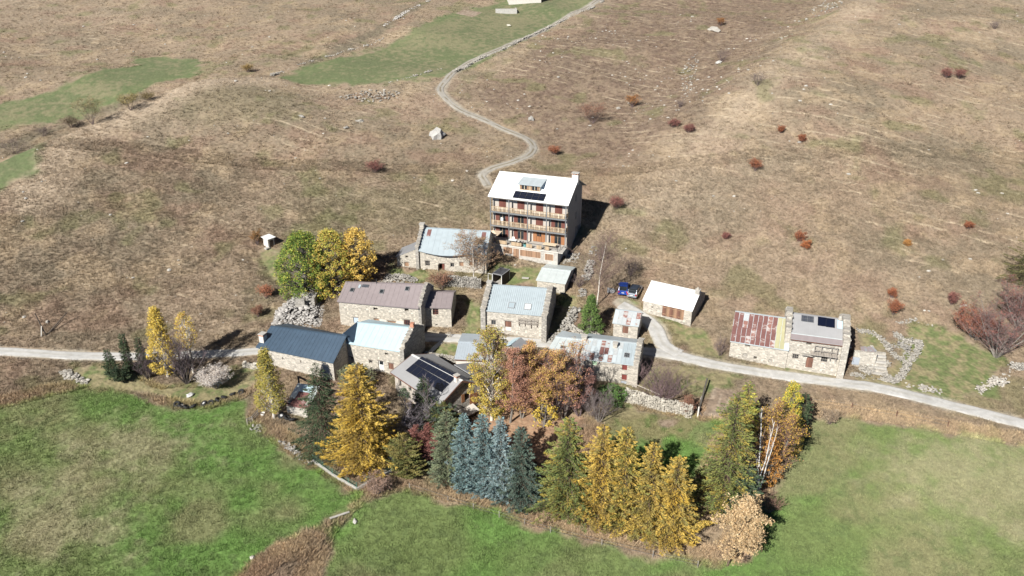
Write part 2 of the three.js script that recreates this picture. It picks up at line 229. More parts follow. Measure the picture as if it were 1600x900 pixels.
// ---------------------------------------------------------------- road, lane, track
const gravelTex = dataTex(512, 512, (i, j, o) => { const x = i / 512, y = j / 512, w = (f) => vn((x < 0.5 ? x : 1 - x) * f, (y < 0.5 ? y : 1 - y) * f); const k = 0.78 + 0.2 * w(14) + 0.12 * w(60) + 0.16 * (hash2(i, j) - 0.5); o[0] = 0.46 * k; o[1] = 0.455 * k; o[2] = 0.445 * k; }, true);
gravelTex.repeat.set(0.16, 0.16);
const roadMat = new THREE.MeshStandardMaterial({ vertexColors: true, map: gravelTex, bumpMap: gravelTex, bumpScale: 0.02, roughness: 0.93, side: THREE.DoubleSide });
const trackMat = new THREE.MeshStandardMaterial({ vertexColors: true, map: gravelTex, color: lin(0.72, 0.68, 0.62), roughness: 0.95, side: THREE.DoubleSide });
function ribbon(name, pts, width0, material, seed, lift = 0.05, width1 = width0) {
  const c = new THREE.CatmullRomCurve3(pts.map(([x, z]) => V(x, 0, z)), false, 'centripetal'), n = Math.ceil(c.getLength() / 0.7), m = 12, P = [], U = [], I = [], K = [], grassy = material === trackMat ? 1 : 0.3;
  for (let i = 0; i <= n; i++) {
    const width = lerp(width0, width1, i / n), p = c.getPointAt(i / n), t = c.getTangentAt(i / n), wl = width * (0.5 + 0.1 * (vn(i * 0.13, seed) - 0.5) + 0.07 * (vn(i * 0.6, seed + 4) - 0.5)), wr = width * (0.5 + 0.1 * (vn(i * 0.13, seed + 9) - 0.5) + 0.07 * (vn(i * 0.6, seed + 14) - 0.5));
    for (let k = 0; k <= m; k++) { const s = lerp(-wl, wr, k / m), x = p.x - t.z * s, z = p.z + t.x * s; P.push(x, terrain(x, z) + lift - (k === 0 || k === m ? 0.12 : 0) + 0.03 * (1 - (2 * k / m - 1) ** 2), z); U.push(x, z); const e = Math.abs(2 * k / m - 1), wn = fbm(x * 0.6 + seed, z * 0.6, 3), mid = clamp(sm(0.3, 0.05, e) * sm(0.35, 0.6, wn + 0.1) * grassy + sm(0.72, 1, e) * sm(0.35, 0.6, fbm(x * 1.1, z * 1.1 + seed, 2)) * 0.8), v = 0.86 + 0.28 * fbm(x * 0.25, z * 0.25 + seed, 3); K.push(v * lerp(1, 0.52, mid), v * lerp(1, 0.46, mid), v * lerp(1, 0.32, mid)); }
  }
  for (let i = 0; i < n; i++) for (let k = 0; k < m; k++) { const a = i * (m + 1) + k; I.push(a, a + 1, a + m + 1, a + 1, a + m + 2, a + m + 1); }
  const g = new THREE.BufferGeometry(); g.setAttribute('position', new THREE.Float32BufferAttribute(P, 3)); g.setAttribute('uv', new THREE.Float32BufferAttribute(U, 2)); g.setAttribute('color', new THREE.Float32BufferAttribute(K, 3)); g.setIndex(I); g.computeVertexNormals();
  return structure(name, g, material);
}
ribbon('road', [[-92.83,-113.54], [-84.42,-113.40], [-78.08,-113.26], [-70.61,-112.95], [-63.31,-113.03], [-56.13,-113.55], [-49.94,-114.00], [-43.25,-114.76], [-35.77,-117.06], [-26.24,-118.48], [-14.78,-118.67], [-10.94,-118.50], [-4.36,-117.81], [3.26,-117.47], [8.64,-116.43], [22.45,-114.86], [27.57,-113.65], [31.46,-111.94], [39.23,-109.58], [48.78,-107.27], [58.03,-105.02], [66.27,-101.31], [75.54,-96.97], [84.11,-92.65]], 2.05, roadMat, 3, 0.05, 2.6);
ribbon('driveway', [[27.88,-114.17], [25.69,-116.43], [25.15,-119.19], [24.74,-121.60], [22.88,-124.38], [19.62,-127.57]], 2.7, roadMat, 7, 0.075);
ribbon('path', [[-5.32,-165.89], [-6.71,-170.00], [-4.63,-172.81], [0.00,-175.90], [3.73,-179.71], [5.18,-184.21], [4.35,-188.63], [0.00,-193.63], [-6.52,-199.87], [-13.25,-204.31], [-17.42,-210.00], [-19.32,-215.21], [-17.77,-223.03], [-13.20,-238.52], [-5.83,-247.18], [4.09,-262.09], [15.22,-280.75], [25.71,-298.59], [37.91,-320.21]], 2.0, trackMat, 5);
ribbon('path', [[-16.67,-110.92], [-14.00,-113.65], [-13.30,-115.38], [-11.95,-117.46]], 0.9, roadMat, 12, 0.06).name = 'footpath';

// ---------------------------------------------------------------- grass, uncountable
function tuftGeometry(seed, blades, h, spread, w) {
  const R = rng(seed), a = new Acc();
  for (let i = 0; i < blades; i++) { const t = R() * 6.283, r = R() * spread * 0.5, bx = Math.cos(t) * r, bz = Math.sin(t) * r, l = h * (0.6 + 0.6 * R()), q = t + R() - 0.5, k = spread * (0.5 + R()), f = R() * 3.14, k1 = 0.8 + 0.4 * R(); a.tri([bx + Math.cos(f) * w, -0.06, bz + Math.sin(f) * w], [bx - Math.cos(f) * w, -0.06, bz - Math.sin(f) * w], [bx + Math.cos(q) * k, l, bz + Math.sin(q) * k], [k1, k1, k1]); }
  return a.build();
}
const grassMat = new THREE.MeshStandardMaterial({ roughness: 0.95, side: THREE.DoubleSide, vertexColors: true });
function grass(name, label, count, seed, geo, place, tint = [1, 1, 1]) {
  const R = rng(seed), M = new THREE.InstancedMesh(geo, grassMat, count), m = new THREE.Matrix4(), q = new THREE.Quaternion(), c = new THREE.Color(), o = [0, 0, 0], up = V(0, 1, 0); let n = 0, guard = 0;
  while (n < count && guard++ < count * 12) {
    const r = place(R); if (!r) continue; const [x, z, s] = r; groundColour(x, z, o); const k = 0.85 + 0.42 * R(), y = R() * 0.09;
    q.setFromAxisAngle(up, R() * 6.283); m.compose(V(x, terrain(x, z) + relief(x, z), z), q, V(s, s * (0.75 + 0.5 * R()), s)); M.setMatrixAt(n, m); M.setColorAt(n, c.setRGB(clamp((o[0] * k + y * 0.3) * tint[0], 0, 1), clamp((o[1] * k + y * 0.24) * tint[1], 0, 1), (o[2] * k + y * 0.13) * tint[2])); n++;
  }
  M.count = n; M.name = name; M.userData = { kind: 'stuff', label, category: 'grass' }; M.castShadow = M.receiveShadow = true; scene.add(M);
}
const isDry = (x, z) => meadow.at(x, z) < -0.2 && upland.at(x, z) < 0 && lawn.at(x, z) < 0.2 && road.at(x, z) < -0.5 && tilled.at(x, z) < 0 && litter.at(x, z) < 0;
grass('dry_grass', 'dry brown tussock grass covering the hillside above the hamlet', 230000, 11, tuftGeometry(1, 9, 0.4, 0.32, 0.036), (R) => { const D = 64 + 110 * Math.pow(R(), 0.8), x = (R() * 2 - 1) * (D * 0.6 + 21), z = -D; return isDry(x, z) ? [x, z, (0.5 + 0.8 * R() * R()) * (0.6 + 0.8 * fbm(x * 0.4, z * 0.4, 2))] : null; });
grass('far_dry_grass', 'dry brown grass clumps on the upper slopes', 120000, 12, tuftGeometry(2, 8, 0.45, 0.5, 0.05), (R) => { const D = 170 + 230 * Math.pow(R(), 1.5), x = (R() * 2 - 1) * (D * 0.6 + 21), z = -D; return isDry(x, z) ? [x, z, (0.5 + 0.8 * R() * R()) * (0.6 + 0.8 * fbm(x * 0.3, z * 0.3, 2))] : null; });
grass('meadow_grass', 'short green meadow grass below the hamlet', 120000, 13, tuftGeometry(3, 8, 0.16, 0.2, 0.03), (R) => { const D = 66 + 52 * R(), x = (R() * 2 - 1) * (D * 0.6 + 21), z = -D; return meadow.at(x, z) > -0.2 ? [x, z, (0.6 + 1.5 * R() ** 5) * (0.7 + 0.6 * fbm(x * 0.3, z * 0.3, 2))] : null; });
grass('verge_grass', 'long pale dead grass along the meadow edges and verges', 16000, 14, tuftGeometry(4, 12, 0.6, 0.45, 0.035), (R) => { const D = 68 + 50 * R(), x = (R() * 2 - 1) * (D * 0.6 + 21), z = -D, m = meadow.at(x, z); return m > -3.2 && m < -0.1 && road.at(x, z) < -0.6 && tilled.at(x, z) < 0 && lawn.at(x, z) < 0.3 ? [x, z, 0.5 + 0.7 * R()] : null; }, [1.55, 1.48, 1.36]);

// ---------------------------------------------------------------- building materials
function stoneTexture(seed, sx, sy, tints, joint, depthy) {          // rubble masonry, one tile is 4 m
  const N = 512, nx = sx, ny = sy, R = rng(seed), cell = [];
  for (let j = 0; j < ny; j++) for (let i = 0; i < nx; i++) cell.push([(i + 0.15 + 0.7 * R()), (j + 0.2 + 0.6 * R()), R(), R()]);
  const d1 = new Float32Array(N * N), id = new Int32Array(N * N);
  for (let v = 0; v < N; v++) for (let u = 0; u < N; u++) {
    const x = u / N * nx + 0.25 * (vn(u * 0.05, v * 0.05) - 0.5), y = v / N * ny + 0.25 * (vn(u * 0.05 + 9, v * 0.05) - 0.5), ci = Math.floor(x), cj = Math.floor(y); let a = 9, b = 9, k = 0;
    for (let dj = -1; dj <= 1; dj++) for (let di = -1; di <= 1; di++) { const i = ci + di, j = cj + dj, n = ((j % ny + ny) % ny) * nx + (i % nx + nx) % nx, c = cell[n], e = Math.max(Math.abs(x - (c[0] - (n % nx) + i)) * 1.0, Math.abs(y - (c[1] - Math.floor(n / nx) + j)) * 1.0) + 0.35 * Math.hypot(x - (c[0] - (n % nx) + i), y - (c[1] - Math.floor(n / nx) + j)); if (e < a) { b = a; a = e; k = n; } else if (e < b) b = e; }
    d1[v * N + u] = b - a; id[v * N + u] = k;
  }
  const map = dataTex(N, N, (i, j, o) => {
    const k = j * N + i, c = cell[id[k]], e = sm(0.03, 0.13, d1[k]), t = mix3(tints[0], tints[1], c[2]), s = (0.72 + 0.5 * c[3]) * (0.9 + 0.2 * vn(i * 0.13, j * 0.13) + 0.14 * (hash2(i, j) - 0.5)), q = mix3(joint, [t[0] * s, t[1] * s, t[2] * s], e); o[0] = q[0]; o[1] = q[1]; o[2] = q[2];
  }, true);
  const bump = dataTex(N, N, (i, j, o) => { const k = j * N + i; o[0] = o[1] = o[2] = sm(0, 0.22, d1[k]) * (0.6 + 0.4 * cell[id[k]][3]) + 0.08 * vn(i * 0.2, j * 0.2); }, false);
  map.repeat.set(0.25, 0.25); bump.repeat.set(0.25, 0.25);
  return new THREE.MeshStandardMaterial({ map, bumpMap: bump, bumpScale: depthy, roughness: 0.95, side: THREE.DoubleSide });
}
const stoneWarm = stoneTexture(1, 11, 20, [[0.56, 0.515, 0.445], [0.4, 0.375, 0.33]], [0.6, 0.55, 0.475], 0.06);
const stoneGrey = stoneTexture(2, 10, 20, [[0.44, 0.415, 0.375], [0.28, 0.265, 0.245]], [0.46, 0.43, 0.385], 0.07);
const stonePale = stoneTexture(3, 10, 18, [[0.55, 0.51, 0.45], [0.4, 0.37, 0.325]], [0.58, 0.535, 0.47], 0.06);
function mottled(seed, base, vary, rough, f = 1, more = {}) {        // plain surface with weathering blotches, one tile is 6 m
  const map = dataTex(256, 256, (i, j, o) => { const x = Math.abs(i - 128) / 128, y = Math.abs(j - 128) / 128, n = fbm(x * 5 * f + seed * 13, y * 5 * f, 4), k = 1 + vary * (n - 0.5) * 2 + vary * 0.5 * (hash2(i + seed, j) - 0.5); o[0] = base[0] * k; o[1] = base[1] * k; o[2] = base[2] * k; }, true);
  map.repeat.set(1 / 6, 1 / 6); return new THREE.MeshStandardMaterial({ map, roughness: rough, side: THREE.DoubleSide, ...more });
}
function rusty(seed, metal, rust, amount) {
  const map = dataTex(256, 256, (i, j, o) => { const x = Math.abs(i - 128) / 128, y = Math.abs(j - 128) / 128, n = fbm(x * 3 + seed * 7, y * 6, 4), w = sm(amount - 0.1, amount + 0.1, 1 - n), k = 0.85 + 0.3 * vn(i * 0.2, j * 0.2), c = mix3(metal, rust, w); for (let q = 0; q < 3; q++) o[q] = c[q] * k; }, true);
  map.repeat.set(1 / 4, 1 / 4); return new THREE.MeshStandardMaterial({ map, roughness: 0.65, side: THREE.DoubleSide });
}
function planky(seed, base, vary) {                                  // upright boards, one tile is 2 m
  const map = dataTex(256, 256, (i, j, o) => { const b = Math.floor(i / 16), k = 1 + vary * (hash2(b, seed) - 0.5) * 2 + 0.25 * (vn(i * 0.9, j * 0.05 + seed) - 0.5), g = i % 16 === 0 ? 0.45 : 1; for (let q = 0; q < 3; q++) o[q] = base[q] * k * g; }, true);
  map.repeat.set(0.5, 0.5); return new THREE.MeshStandardMaterial({ map, roughness: 0.85, side: THREE.DoubleSide });
}
const M = {
  whiteRoof: mottled(1, [0.82, 0.83, 0.83], 0.05, 0.5), paleRoof: mottled(2, [0.47, 0.515, 0.52], 0.12, 0.5), skyRoof: mottled(3, [0.42, 0.56, 0.63], 0.05, 0.5), steelRoof: mottled(4, [0.34, 0.395, 0.43], 0.09, 0.5),
  galvRoof: mottled(5, [0.41, 0.46, 0.49], 0.15, 0.5), darkBlueRoof: mottled(6, [0.048, 0.078, 0.118], 0.16, 0.5), mauveRoof: mottled(7, [0.235, 0.2, 0.205], 0.1, 0.6), greyRoof: mottled(8, [0.3, 0.3, 0.31], 0.07, 0.55), slateRoof: mottled(9, [0.24, 0.245, 0.26], 0.12, 0.6), blueGreyRoof: mottled(10, [0.37, 0.42, 0.47], 0.07, 0.5),
  rustA: rusty(1, [0.33, 0.285, 0.27], [0.15, 0.066, 0.06], 0.22), rustB: rusty(2, [0.32, 0.265, 0.25], [0.165, 0.076, 0.068], 0.3), rustC: rusty(3, [0.38, 0.345, 0.335], [0.23, 0.11, 0.09], 0.56), galvWorn: rusty(4, [0.38, 0.405, 0.42], [0.26, 0.14, 0.11], 0.64), lichen: mottled(11, [0.34, 0.325, 0.2], 0.14, 0.8),
  render: mottled(12, [0.42, 0.38, 0.34], 0.08, 0.9), plaster: mottled(13, [0.58, 0.545, 0.5], 0.07, 0.9), shadedGreyRender: mottled(14, [0.24, 0.228, 0.218], 0.08, 0.9), concrete: mottled(15, [0.4, 0.385, 0.36], 0.2, 0.9, 2), stainConcrete: mottled(16, [0.4, 0.38, 0.35], 0.3, 0.92, 2),
  wood: planky(1, [0.27, 0.165, 0.105], 0.3), paleWood: planky(2, [0.4, 0.3, 0.2], 0.3), greyWood: planky(3, [0.3, 0.27, 0.24], 0.25), redWood: planky(4, [0.145, 0.05, 0.038], 0.25), brownWood: planky(5, [0.17, 0.085, 0.06], 0.22), orangeWood: planky(6, [0.28, 0.125, 0.055], 0.25), darkWood: planky(7, [0.07, 0.05, 0.04], 0.2), maroon: planky(8, [0.16, 0.035, 0.03], 0.15),
  beam: mat(0.2, 0.18, 0.16, 0.85), white: mat(0.75, 0.75, 0.73, 0.6), cream: mat(0.62, 0.52, 0.38, 0.8), steel: mat(0.3, 0.31, 0.32, 0.45, { metalness: 0.6 }), blackSteel: mat(0.03, 0.03, 0.032, 0.5), brick: mottled(17, [0.42, 0.2, 0.13], 0.2, 0.9, 3), green: mat(0.35, 0.5, 0.36, 0.6), blue: mat(0.4, 0.48, 0.58, 0.6), doorGrey: mat(0.34, 0.37, 0.42, 0.7),
  glass: new THREE.MeshStandardMaterial({ color: lin(0.02, 0.025, 0.03), roughness: 0.08, side: THREE.DoubleSide }), solar: new THREE.MeshStandardMaterial({ color: lin(0.006, 0.009, 0.022), roughness: 0.22, side: THREE.DoubleSide }), solarGrid: mat(0.05, 0.055, 0.07, 0.4), skyGlass: new THREE.MeshStandardMaterial({ color: lin(0.3, 0.36, 0.4), roughness: 0.12, side: THREE.DoubleSide }),
};
// ---------------------------------------------------------------- building pieces
// top surface point of the front roof plane: u along the eave 0..1, s from eave 0 to ridge 1 (beyond 1: down the back)
function roofPoint(S, u, s, lift = 0) {
  const r = lerp(S.rL, S.rR, u), back = s > 1, f = back ? 2 - s : s, k = S.backScale || 1;
  const bulge = S.bulge ? S.bulge * Math.sin(Math.PI * clamp(u * 1.25)) * Math.max(0, 1 - s * 3) : 0;
  return V(u * S.w, S.H + r * f + lift - bulge * 0.55, (back ? -S.d - (s - 1) * S.d * k : -s * S.d) + bulge);
}
function skin(S, u0, u1, s0, s1, lift, thick, nu = 8, ns = 4) {       // a curved slab over part of the roof
  const P = [], I = [], n = (nu + 1) * (ns + 1), ix = (i, j, b) => b * n + j * (nu + 1) + i;
  for (let b = 0; b < 2; b++) for (let j = 0; j <= ns; j++) for (let i = 0; i <= nu; i++) { const p = roofPoint(S, lerp(u0, u1, i / nu), lerp(s0, s1, j / ns), lift - b * thick); P.push(p.x, p.y, p.z); }
  for (let j = 0; j < ns; j++) for (let i = 0; i < nu; i++) { I.push(ix(i, j, 0), ix(i + 1, j, 0), ix(i + 1, j + 1, 0), ix(i, j, 0), ix(i + 1, j + 1, 0), ix(i, j + 1, 0), ix(i, j, 1), ix(i + 1, j + 1, 1), ix(i + 1, j, 1), ix(i, j, 1), ix(i, j + 1, 1), ix(i + 1, j + 1, 1)); }
  const edge = (a, b) => I.push(a[0], b[0], b[1], a[0], b[1], a[1]), pr = (i, j) => [ix(i, j, 0), ix(i, j, 1)];
  for (let i = 0; i < nu; i++) { edge(pr(i + 1, 0), pr(i, 0)); edge(pr(i, ns), pr(i + 1, ns)); }
  for (let j = 0; j < ns; j++) { edge(pr(0, j), pr(0, j + 1)); edge(pr(nu, j + 1), pr(nu, j)); }
  const g = new THREE.BufferGeometry(); g.setAttribute('position', new THREE.Float32BufferAttribute(P, 3)); g.setIndex(I); const h = g.toNonIndexed(); h.computeVertexNormals(); return h;
}
function ribs(S, step, s0, s1, w = 0.05, h = 0.05) { const L = []; for (let x = step / 2; x < S.w; x += step) for (let k = 0; k < 2; k++) L.push(bar(roofPoint(S, x / S.w, lerp(s0, s1, k / 2), h / 2), roofPoint(S, x / S.w, lerp(s0, s1, (k + 1) / 2), h / 2), w, h)); return L; }
function extrude(shape, depth) { return new THREE.ExtrudeGeometry(shape, { depth, bevelEnabled: false, steps: 1 }); }
function rectPath(x0, y0, x1, y1) { const p = new THREE.Path(); p.moveTo(x0, y0); p.lineTo(x0, y1); p.lineTo(x1, y1); p.lineTo(x1, y0); p.closePath(); return p; }
function archPath(x0, y0, x1, y1) { const p = new THREE.Path(), r = (x1 - x0) / 2; p.moveTo(x0, y0); p.lineTo(x0, y1 - r * 0.6); p.quadraticCurveTo(x0, y1, (x0 + x1) / 2, y1); p.quadraticCurveTo(x1, y1, x1, y1 - r * 0.6); p.lineTo(x1, y0); p.closePath(); return p; }
const ring = (w, h, t, d) => merge([box(w, t, d, 0, h / 2 - t / 2), box(w, t, d, 0, -h / 2 + t / 2), box(t, h - 2 * t, d, -w / 2 + t / 2), box(t, h - 2 * t, d, w / 2 - t / 2)]);
// what fills an opening; o is the opening's centre on the wall face, inward is -z
function fill(parent, kind, w, h, x, y, z, turn = 0) {
  const g = new THREE.Group(); let name = 'window';
  const frame = (m, t = 0.07) => part(g, 'frame', boxUV(ring(w, h, t, 0.08)), m).position.set(0, 0, -0.22);
  const pane = (m, d = -0.26) => part(g, 'pane', box(w - 0.04, h - 0.04, 0.02), m).position.set(0, 0, d);
  const mullions = (nx, ny, m, t = 0.05) => { const L = []; for (let i = 1; i < nx; i++) L.push(box(t, h, 0.06, -w / 2 + w * i / nx)); for (let j = 1; j < ny; j++) L.push(box(w, t, 0.055, 0, -h / 2 + h * j / ny)); part(g, 'glazing_bars', merge(L), m).position.z = -0.22; };
  const leaf = (m, d = -0.16) => part(g, 'panel', boxUV(box(w - 0.02, h - 0.02, 0.06)), m).position.set(0, 0, d);
  if (kind === 'hole' || kind === 'slit') frame(M.beam, 0.04);
  else if (kind === 'dark' || kind === 'win') { frame(M.greyWood); pane(M.glass); mullions(2, 1, M.greyWood); }
  else if (kind === 'bars') { frame(M.greyWood); pane(M.glass, -0.3); mullions(3, 2, M.greyWood); }
  else if (kind === 'red') { frame(M.redWood, 0.1); pane(M.glass); mullions(2, 3, M.redWood, 0.08); }
  else if (kind === 'green') { frame(M.white, 0.05); leaf(M.green); }
  else if (kind === 'blue') { frame(M.white, 0.06); leaf(M.blue); mullions(2, 1, M.white); }
  else if (kind === 'wood' || kind === 'shut') { frame(M.greyWood); leaf(kind === 'wood' ? M.wood : M.brownWood); mullions(2, 1, M.darkWood, 0.03); }
  else if (kind === 'maroon') { frame(M.greyWood, 0.05); leaf(M.maroon); }
  else if (kind === 'arch') { name = 'blocked_opening'; part(g, 'infill', boxUV(box(w - 0.1, h - 0.12, 0.08)), stoneGrey).position.set(0, -0.03, -0.25); }
  else if (kind === 'opendoor') { name = 'door'; frame(M.brownWood, 0.09); part(g, 'leaf', boxUV(box(0.45, h - 0.1, 0.05)), M.redWood).position.set(w / 4, 0, -0.15); part(g, 'leaf', boxUV(box(0.05, h, 0.5)), M.greyWood).position.set(-w / 2 - 0.1, -0.1, 0.22); }
  else if (kind === 'shutwin') { frame(M.brownWood); pane(M.glass); mullions(2, 1, M.brownWood); for (const s of [-1, 1]) part(g, 'shutter', boxUV(box(0.55, h + 0.1, 0.05)), M.orangeWood).position.set(s * (w / 2 + 0.3), 0, 0.04); }
  else {
    name = 'door'; const m = { reddoor: M.redWood, whitedoor: M.white, halfdoor: M.brownWood, greydoor: M.doorGrey, garage: M.wood, archdoor: M.brownWood }[kind];
    frame(kind === 'garage' ? M.darkWood : m === M.white ? M.white : M.greyWood, 0.08);
    if (kind === 'garage') { const n = 6; for (let i = 0; i < n; i++) part(g, 'panel', boxUV(box(w / n - 0.03, h - 0.06, 0.06)), i % 2 ? M.wood : M.brownWood).position.set(-w / 2 + w * (i + 0.5) / n, 0, -0.1); for (const s of [-0.3, 0.3]) part(g, 'rail', boxUV(box(w - 0.1, 0.12, 0.05)), M.wood).position.set(0, s * h, -0.05); }
    else if (kind === 'halfdoor') { part(g, 'leaf', boxUV(box(w - 0.1, h * 0.55, 0.06)), m).position.set(0, h * 0.2, -0.2); part(g, 'leaf', boxUV(box(w - 0.1, h * 0.36, 0.06)), M.plaster).position.set(0, -h * 0.27, -0.16); }
    else { leaf(m, -0.2); if (kind === 'whitedoor') part(g, 'pane', box(w - 0.3, h * 0.3, 0.03), M.glass).position.set(0, h * 0.3, -0.16); if (kind === 'reddoor') { const q = part(g, 'pane', box(w - 0.35, h * 0.45, 0.03), M.glass); q.position.set(0, h * 0.18, -0.165); part(g, 'glazing_bars', merge([box(0.06, h * 0.45, 0.04), box(w - 0.35, 0.06, 0.042, 0, 0.16), box(w - 0.35, 0.06, 0.042, 0, -0.16)]), M.redWood).position.set(0, h * 0.18, -0.155); } part(g, 'handle', box(0.12, 0.05, 0.06), M.blackSteel).position.set(w * 0.32, -0.05, -0.15); }
  }
  g.name = name; g.position.set(x, y, z); g.rotation.y = turn; parent.add(g);
  if (kind !== 'slit' && kind !== 'hole' && kind !== 'arch' && kind !== 'garage') part(g, 'lintel', boxUV(box(w + 0.3, 0.13, 0.12)), M.beam).position.set(0, h / 2 + 0.075, -0.03);
  return g;
}
const STYLE = {};
function chimney(parent, S, u, s, w, d, h, m = stoneGrey, cap = 'slab') {
  const p = roofPoint(S, u, s), g = new THREE.Group(); g.name = 'chimney'; g.position.copy(p); parent.add(g);
  part(g, 'stack', boxUV(box(w, h + 1, d, 0, h / 2 - 0.5)), m);
  part(g, 'cap', boxUV(box(w + 0.2, 0.1, d + 0.2, 0, h + (cap === 'pots' ? 0.35 : 0.05))), M.concrete);
  if (cap === 'pots') for (const q of [-0.3, 0, 0.3]) part(g, 'support', boxUV(box(0.14, 0.3, d, q * w * 1.3, h + 0.15)), M.brick);
  if (cap === 'brick') part(g, 'collar', boxUV(box(w + 0.06, 0.25, d + 0.06, 0, h - 0.13)), M.brick);
  return g;
}
function parapet(parent, S, x, thick, up, m, steps = 8, front = 0.1, back = 1.9) {
  const sh = new THREE.Shape(), pts = [], u = clamp(x / S.w), D = (s) => -roofPoint(S, u, s).z, Y = (s) => roofPoint(S, u, s).y + up, a = -front, cop = [];
  pts.push([a, -2.5]);
  for (let i = 0; i < steps * 2; i++) {
    const s0 = i / steps, s1 = Math.min(back, (i + 1) / steps); if (s0 >= back) break; const y = (Y(s0) + Y(s1)) / 2 + 0.05 * Math.sin(i * 5.3 + x), z0 = i === 0 ? a : D(s0), z1 = D(s1);
    pts.push([z0, y], [z1, y]); cop.push([z0, z1, y]);
  }
  pts.push([pts[pts.length - 1][0], -2.5]);
  pts.forEach(([z, y], i) => i ? sh.lineTo(z, y) : sh.moveTo(z, y));
  const g = extrude(sh, thick); g.rotateY(Math.PI / 2); g.translate(x - thick / 2, 0, 0);
  const P = part(parent, 'parapet', boxUV(g), m);
  cop.forEach(([z0, z1, y], i) => { const L = Math.abs(z1 - z0) + 0.12, c = part(P, 'coping_stone', boxUV(box(thick + 0.16, 0.09, L)), i % 3 ? stoneGrey : stonePale); c.position.set(x + 0.03 * Math.sin(i * 9), y + 0.05, -(z0 + z1) / 2); c.rotation.y = 0.06 * Math.sin(i * 7 + x); });
}
function house(S, o) {
  Object.assign(S, o.S || {});
  const g = thing(o.name, o.label, o.category || 'house', [S.x, S.y, S.z], S.rot, o.group), wm = o.wall, oh = S.oh, a = S.ohs, b = S.w - S.ohs, deep = 2 * S.d - oh, T = 0.5, thick = 0.14, low = -2.6;
  const topF = S.H + Math.min(S.rL, S.rR) * oh / S.d - thick - 0.02;
  // front wall with real openings
  const sh = new THREE.Shape(); sh.moveTo(a, low); sh.lineTo(b, low); sh.lineTo(b, topF); sh.lineTo(a, topF); sh.closePath();
  for (const [k, u, v, w, h] of S.front) { const y1 = Math.min(v + h / 2, topF - 0.06), y0 = v - h / 2, x0 = clamp(u - w / 2, a + 0.1, b), x1 = clamp(u + w / 2, a, b - 0.1); sh.holes.push(k === 'arch' || k === 'archdoor' ? archPath(x0, y0, x1, y1) : rectPath(x0, y0, x1, y1)); fill(g, k, x1 - x0, y1 - y0, (x0 + x1) / 2, (y0 + y1) / 2, -oh); }
  let wg = extrude(sh, T); wg.translate(0, 0, -oh - T); part(g, 'wall', boxUV(wg), wm);
  // gable walls
  for (const side of [0, 1]) {
    if (o.noGable === side) continue; const r = side ? S.rR : S.rL, x = side ? b - T : a, q = new THREE.Shape(), z0 = oh + T + 0.002, z1 = deep - T - 0.002, yAt = (z) => S.H + r * (1 - Math.abs(z - S.d) / S.d) - thick - 0.03;
    q.moveTo(z0, low); q.lineTo(z1, low); q.lineTo(z1, yAt(z1)); q.lineTo(S.d, yAt(S.d)); q.lineTo(z0, yAt(z0)); q.closePath();
    if (side) for (const [k, z, v, w, h] of S.gable) { q.holes.push(rectPath(-z - w / 2, v - h / 2, -z + w / 2, v + h / 2)); fill(g, k, w, h, b, v, z, Math.PI / 2); }
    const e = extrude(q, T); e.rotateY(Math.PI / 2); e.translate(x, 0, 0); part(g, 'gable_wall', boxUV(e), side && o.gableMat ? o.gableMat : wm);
  }
  part(g, 'rear_wall', boxUV(box(b - a, topF - low, T, (a + b) / 2, (topF + low) / 2, -deep + T / 2)), wm);
  // roof
  const rm = o.roof;
  if (o.style === 'sheets') {
    const base = part(g, 'roof', boxUV(skin(S, 0, 1, 0, 0.985, -0.03, thick - 0.03)), o.under || M.galvRoof), C = o.cols, Rw = o.rows;
    for (let j = 0; j < Rw; j++) for (let i = 0; i < C; i++) { const k = (j * C + i), jit = 0.012 * Math.sin(k * 12.9), m = o.pick(i, j); part(base, 'roof_sheet', boxUV(skin(S, i / C + 0.004 + jit * 0.3, (i + 1) / C - 0.004 + jit * 0.3, j / Rw + (j ? -0.02 : 0.0), (j + 1) / Rw - 0.006, 0.012 + 0.012 * ((i + j) % 2) + 0.01 * (Rw - j), 0.018, 3, 1)), m); }
  } else {
    const L = [skin(S, 0, 1, 0, 1, 0, thick)]; if (o.style === 'ribs') L.push(...ribs(S, o.step || 0.6, 0.005, 0.995, o.ribW || 0.05, o.ribH || 0.05)); else if (o.style === 'seams') L.push(...ribs(S, o.step || 0.5, 0.005, 0.995, 0.025, 0.03));
    part(g, 'roof', boxUV(merge(L)), rm);
  }
  part(g, 'rear_roof', boxUV(skin(S, 0, 1, 1.002, 2, 0, thick)), o.backRoof || rm || M.galvRoof);
  const L0 = roofPoint(S, -0.002, 1, 0.03), L1 = roofPoint(S, 1.002, 1, 0.03); part(g, 'ridge_cap', boxUV(bar(L0, L1, 0.34, 0.07)), o.ridge || rm || M.galvRoof);
  if (o.gutter) part(g, 'gutter', boxUV(bar(roofPoint(S, 0, -0.015, -0.1), roofPoint(S, 1, -0.015, -0.1), 0.12, 0.1)), o.gutter);
  if (o.rafters) for (let x = 0.6; x < S.w - 0.3; x += 1.1) { const u = x / S.w; part(g, 'rafter', boxUV(bar(roofPoint(S, u, 0.004, -thick - 0.07), roofPoint(S, u, oh / S.d, -thick - 0.07), 0.1, 0.12)), M.beam); }
